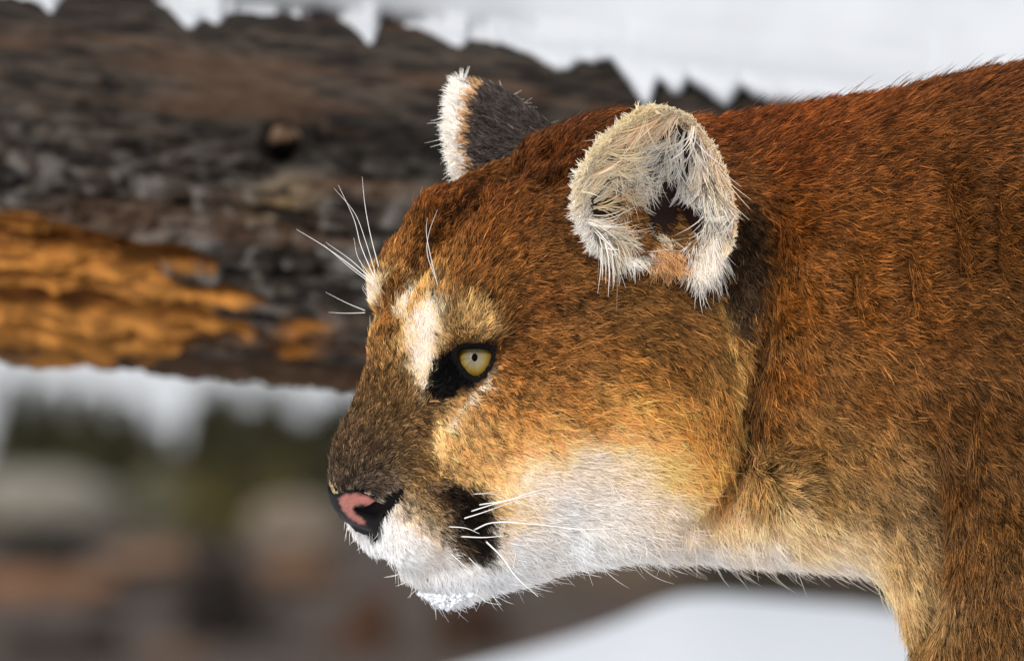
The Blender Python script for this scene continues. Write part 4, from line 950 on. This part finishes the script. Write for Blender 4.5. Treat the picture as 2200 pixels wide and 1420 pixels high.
# ---------------------------------------------------------------- far things
def rock(name, px, row, dist, w, h, cols, label, grp=None, seed=0):
    y = dist - DIST; k = dist / FPX
    v, f = ico(3); v = v * (1 + .45 * (fbm(v[:, 0] * 1.3 + seed, v[:, 1] * 1.3, v[:, 2] * 1.3, o=3, seed=60 + seed) - .5)[:, None] * 2 * .6)
    v = np.sign(v) * np.abs(v) ** .85
    zb = CAMZ + (HOR - row) * k
    P = v * np.array([w * k / 2, w * k / 2.4, h * k / 2]) + np.array([(px - 1100) * k, y, zb])
    m = noise_colour(bpy.data.materials.new('rock') if False else new_mat('rock')[0], 3.0, lin(cols[0]), lin(cols[1]))
    return tag(put(name, P, f, m, smooth=False), label, 'boulder', grp)
def blades(n, fn, size, flat=1.0):
    """n small leaf quads with random lie; fn(k) gives their centres"""
    C = fn(n); a = unit(rng.normal(size=(n, 3)) * np.array([1, 1, flat])); b = unit(np.cross(a, rng.normal(size=(n, 3))))
    s = (size * rng.uniform(.6, 1.4, n))[:, None]
    Vv = np.stack([C - a * s, C - b * s * .35, C + a * s, C + b * s * .35], 1).reshape(-1, 3)
    return Vv, np.arange(4 * n).reshape(n, 4)
def conifer(px, top, wpx, dist, cols, label, grp):
    y = dist - DIST; k = dist / FPX; zt = CAMZ + (HOR - top) * k; hgt = zt + .1; hw = wpx * k / 2
    root = tag(empty('conifer_tree', ((px - 1100) * k, y, -.1)), label, 'tree', grp)
    o = np.array([(px - 1100) * k, y, -.1])
    tv, tf = tube([o, o + (0, 0, hgt * .5), o + (0, 0, hgt * .97)], [hw * .10, hw * .06, hw * .015], 7)
    put('trunk', tv, tf, m_bark, root)
    def fn(n):
        t = rng.random(n) ** .8; lay = np.floor(t * 9) / 9; rad = hw * (1.02 - t) * (.55 + .6 * (1 - (t * 9 % 1))) * np.sqrt(rng.random(n)); ph = rng.random(n) * 6.283
        wob = 1 + .3 * np.sin(ph * 3 + px)
        return o + np.stack([np.cos(ph) * rad * wob, np.sin(ph) * rad * wob, hgt * (.06 + .94 * t) - rad * .25], -1)
    v, f = blades(3200, fn, hw * .26, .5)
    put('crown', v, f, noise_colour(new_mat('needles')[0], 1.2, lin(cols[0]), lin(cols[1])), root, smooth=False)
def shrub(px, row, dist, wpx, hpx, cols, label, grp=None, n=900):
    y = dist - DIST; k = dist / FPX; zb = CAMZ + (HOR - row) * k; o = np.array([(px - 1100) * k, y, min(zb, 0.0) if zb < .3 else zb]); hw, hh = wpx * k / 2, hpx * k
    root = tag(empty('shrub', o), label, 'shrub', grp)
    sv, sf, cnt = [], [], 0
    for s in range(9):
        a = rng.random() * 6.28; e = o + np.array([math.cos(a) * hw * .7, math.sin(a) * hw * .7, hh * rng.uniform(.5, .95)])
        v, f = tube([o, (o + e) / 2 + (0, 0, hh * .1), e], [hw * .04, hw * .03, hw * .01], 5); sf.append(f + cnt); sv.append(v); cnt += len(v)
    put('stems', np.concatenate(sv), np.concatenate(sf), m_bark, root)['kind'] = 'stuff'
    def fn(n):
        d = unit(rng.normal(size=(n, 3))) * (rng.random(n) ** .45)[:, None]; d[:, 2] = np.abs(d[:, 2])
        return o + d * np.array([hw, hw, hh]) * (1 + .35 * np.sin(d[:, :1] * 5 + px))
    v, f = blades(n, fn, hw * .13, 1)
    put('foliage', v, f, noise_colour(new_mat('twigs')[0], 4.0, lin(cols[0]), lin(cols[1])), root, smooth=False)
m_bark = plain('bark', (.05, .035, .025), .9, .2)
G = 'conifers standing far off beyond the log'
for px, top, w in ((30, 830, 120), (110, 850, 130), (195, 862, 140), (280, 880, 130), (350, 935, 90), (430, 875, 110), (482, 838, 120), (540, 890, 100), (592, 838, 120), (650, 915, 90), (702, 872, 110), (770, 860, 130), (850, 880, 140)):
    conifer(px, top - 10, w * 1.7, 300, ((54, 53, 32), (84, 80, 52)), 'dark olive conifer standing far off, out of focus beneath the log', G)
sh = [(250, 1135, 230, 320, 130, (84, 82, 62), (120, 114, 92), 'grey green shrub before the far conifers'),
      (520, 1140, 180, 260, 150, (70, 62, 22), (104, 92, 38), 'olive yellow shrub at the foot of the far conifers'),
      (100, 1205, 90, 200, 60, (26, 24, 20), (46, 42, 34), 'low blackish shrub before the pale boulder'),
      (480, 1400, 38, 300, 240, (26, 22, 20), (44, 36, 30), 'large blackish brown shrub on the bare slope'),
      (300, 1330, 52, 220, 60, (30, 24, 18), (52, 40, 28), 'low dark shrub between the tan boulders'),
      (150, 1450, 34, 260, 110, (30, 22, 16), (60, 44, 30), 'dark low shrub in front of the tan boulders'),
      (780, 1450, 36, 260, 150, (70, 42, 22), (104, 66, 36), 'rust brown shrub below the cougar\'s muzzle'),
      (1020, 1440, 36, 320, 190, (62, 40, 24), (94, 62, 38), 'reddish brown shrub below the cougar\'s chin'),
      (1700, 1330, 60, 560, 160, (46, 40, 30), (70, 60, 45), 'wide olive brown shrub behind the snow mound')]
for px, row, dist, w, h, c0, c1, lab in sh: shrub(px, row, dist, w, h, (c0, c1), lab)
rk = [(90, 1080, 160, 330, 150, (112, 108, 98), (140, 134, 122), 'big pale grey boulder left of the olive shrub'),
      (640, 1130, 130, 230, 120, (100, 88, 76), (130, 116, 102), 'pale grey brown boulder right of the olive shrub'),
      (110, 1265, 58, 330, 90, (104, 70, 44), (132, 94, 62), 'broad tan boulder lying on the brown slope'),
      (330, 1205, 74, 230, 70, (92, 68, 48), (120, 92, 68), 'tan boulder on the slope above the broad one'),
      (640, 1230, 62, 180, 90, (84, 62, 44), (108, 82, 60), 'brown boulder below the pale grey brown one'),
      (360, 1440, 34, 200, 110, (84, 60, 40), (110, 82, 56), 'small tan boulder beside the large blackish shrub'),
      (1350, 1260, 60, 420, 160, (70, 57, 45), (92, 77, 62), 'grey brown boulder under the cougar\'s throat')]
for q_, (px, row, dist, w, h, c0, c1, lab) in enumerate(rk): rock('boulder', px, row, dist, w, h, (c0, c1), lab, seed=q_ * 3)
# boulders that carry the two ends of the log, beside the frame
for px, lab in ((-1180, 'grey boulder carrying the upper end of the log'), (3420, 'grey boulder carrying the lower end of the log')):
    k = (DIST + YL) / FPX; zt = CAMZ + (HOR - (368 + .09 * px)) * k - RL
    v, f = ico(3); v = v * (1 + .35 * (fbm(v[:, 0] * 1.5 + px, v[:, 1] * 1.5, v[:, 2] * 1.5, o=3, seed=71) - .5)[:, None] * 2)
    o = put('boulder', v * np.array([.17, .24, zt / 2]) + np.array([(px - 1100) * k, YL, zt / 2 + .005]), f, noise_colour(new_mat('rock')[0], 12, lin((90, 86, 82)), lin((140, 136, 130))), smooth=False)
    tag(o, lab, 'boulder')
print('done', time.time() - T0)
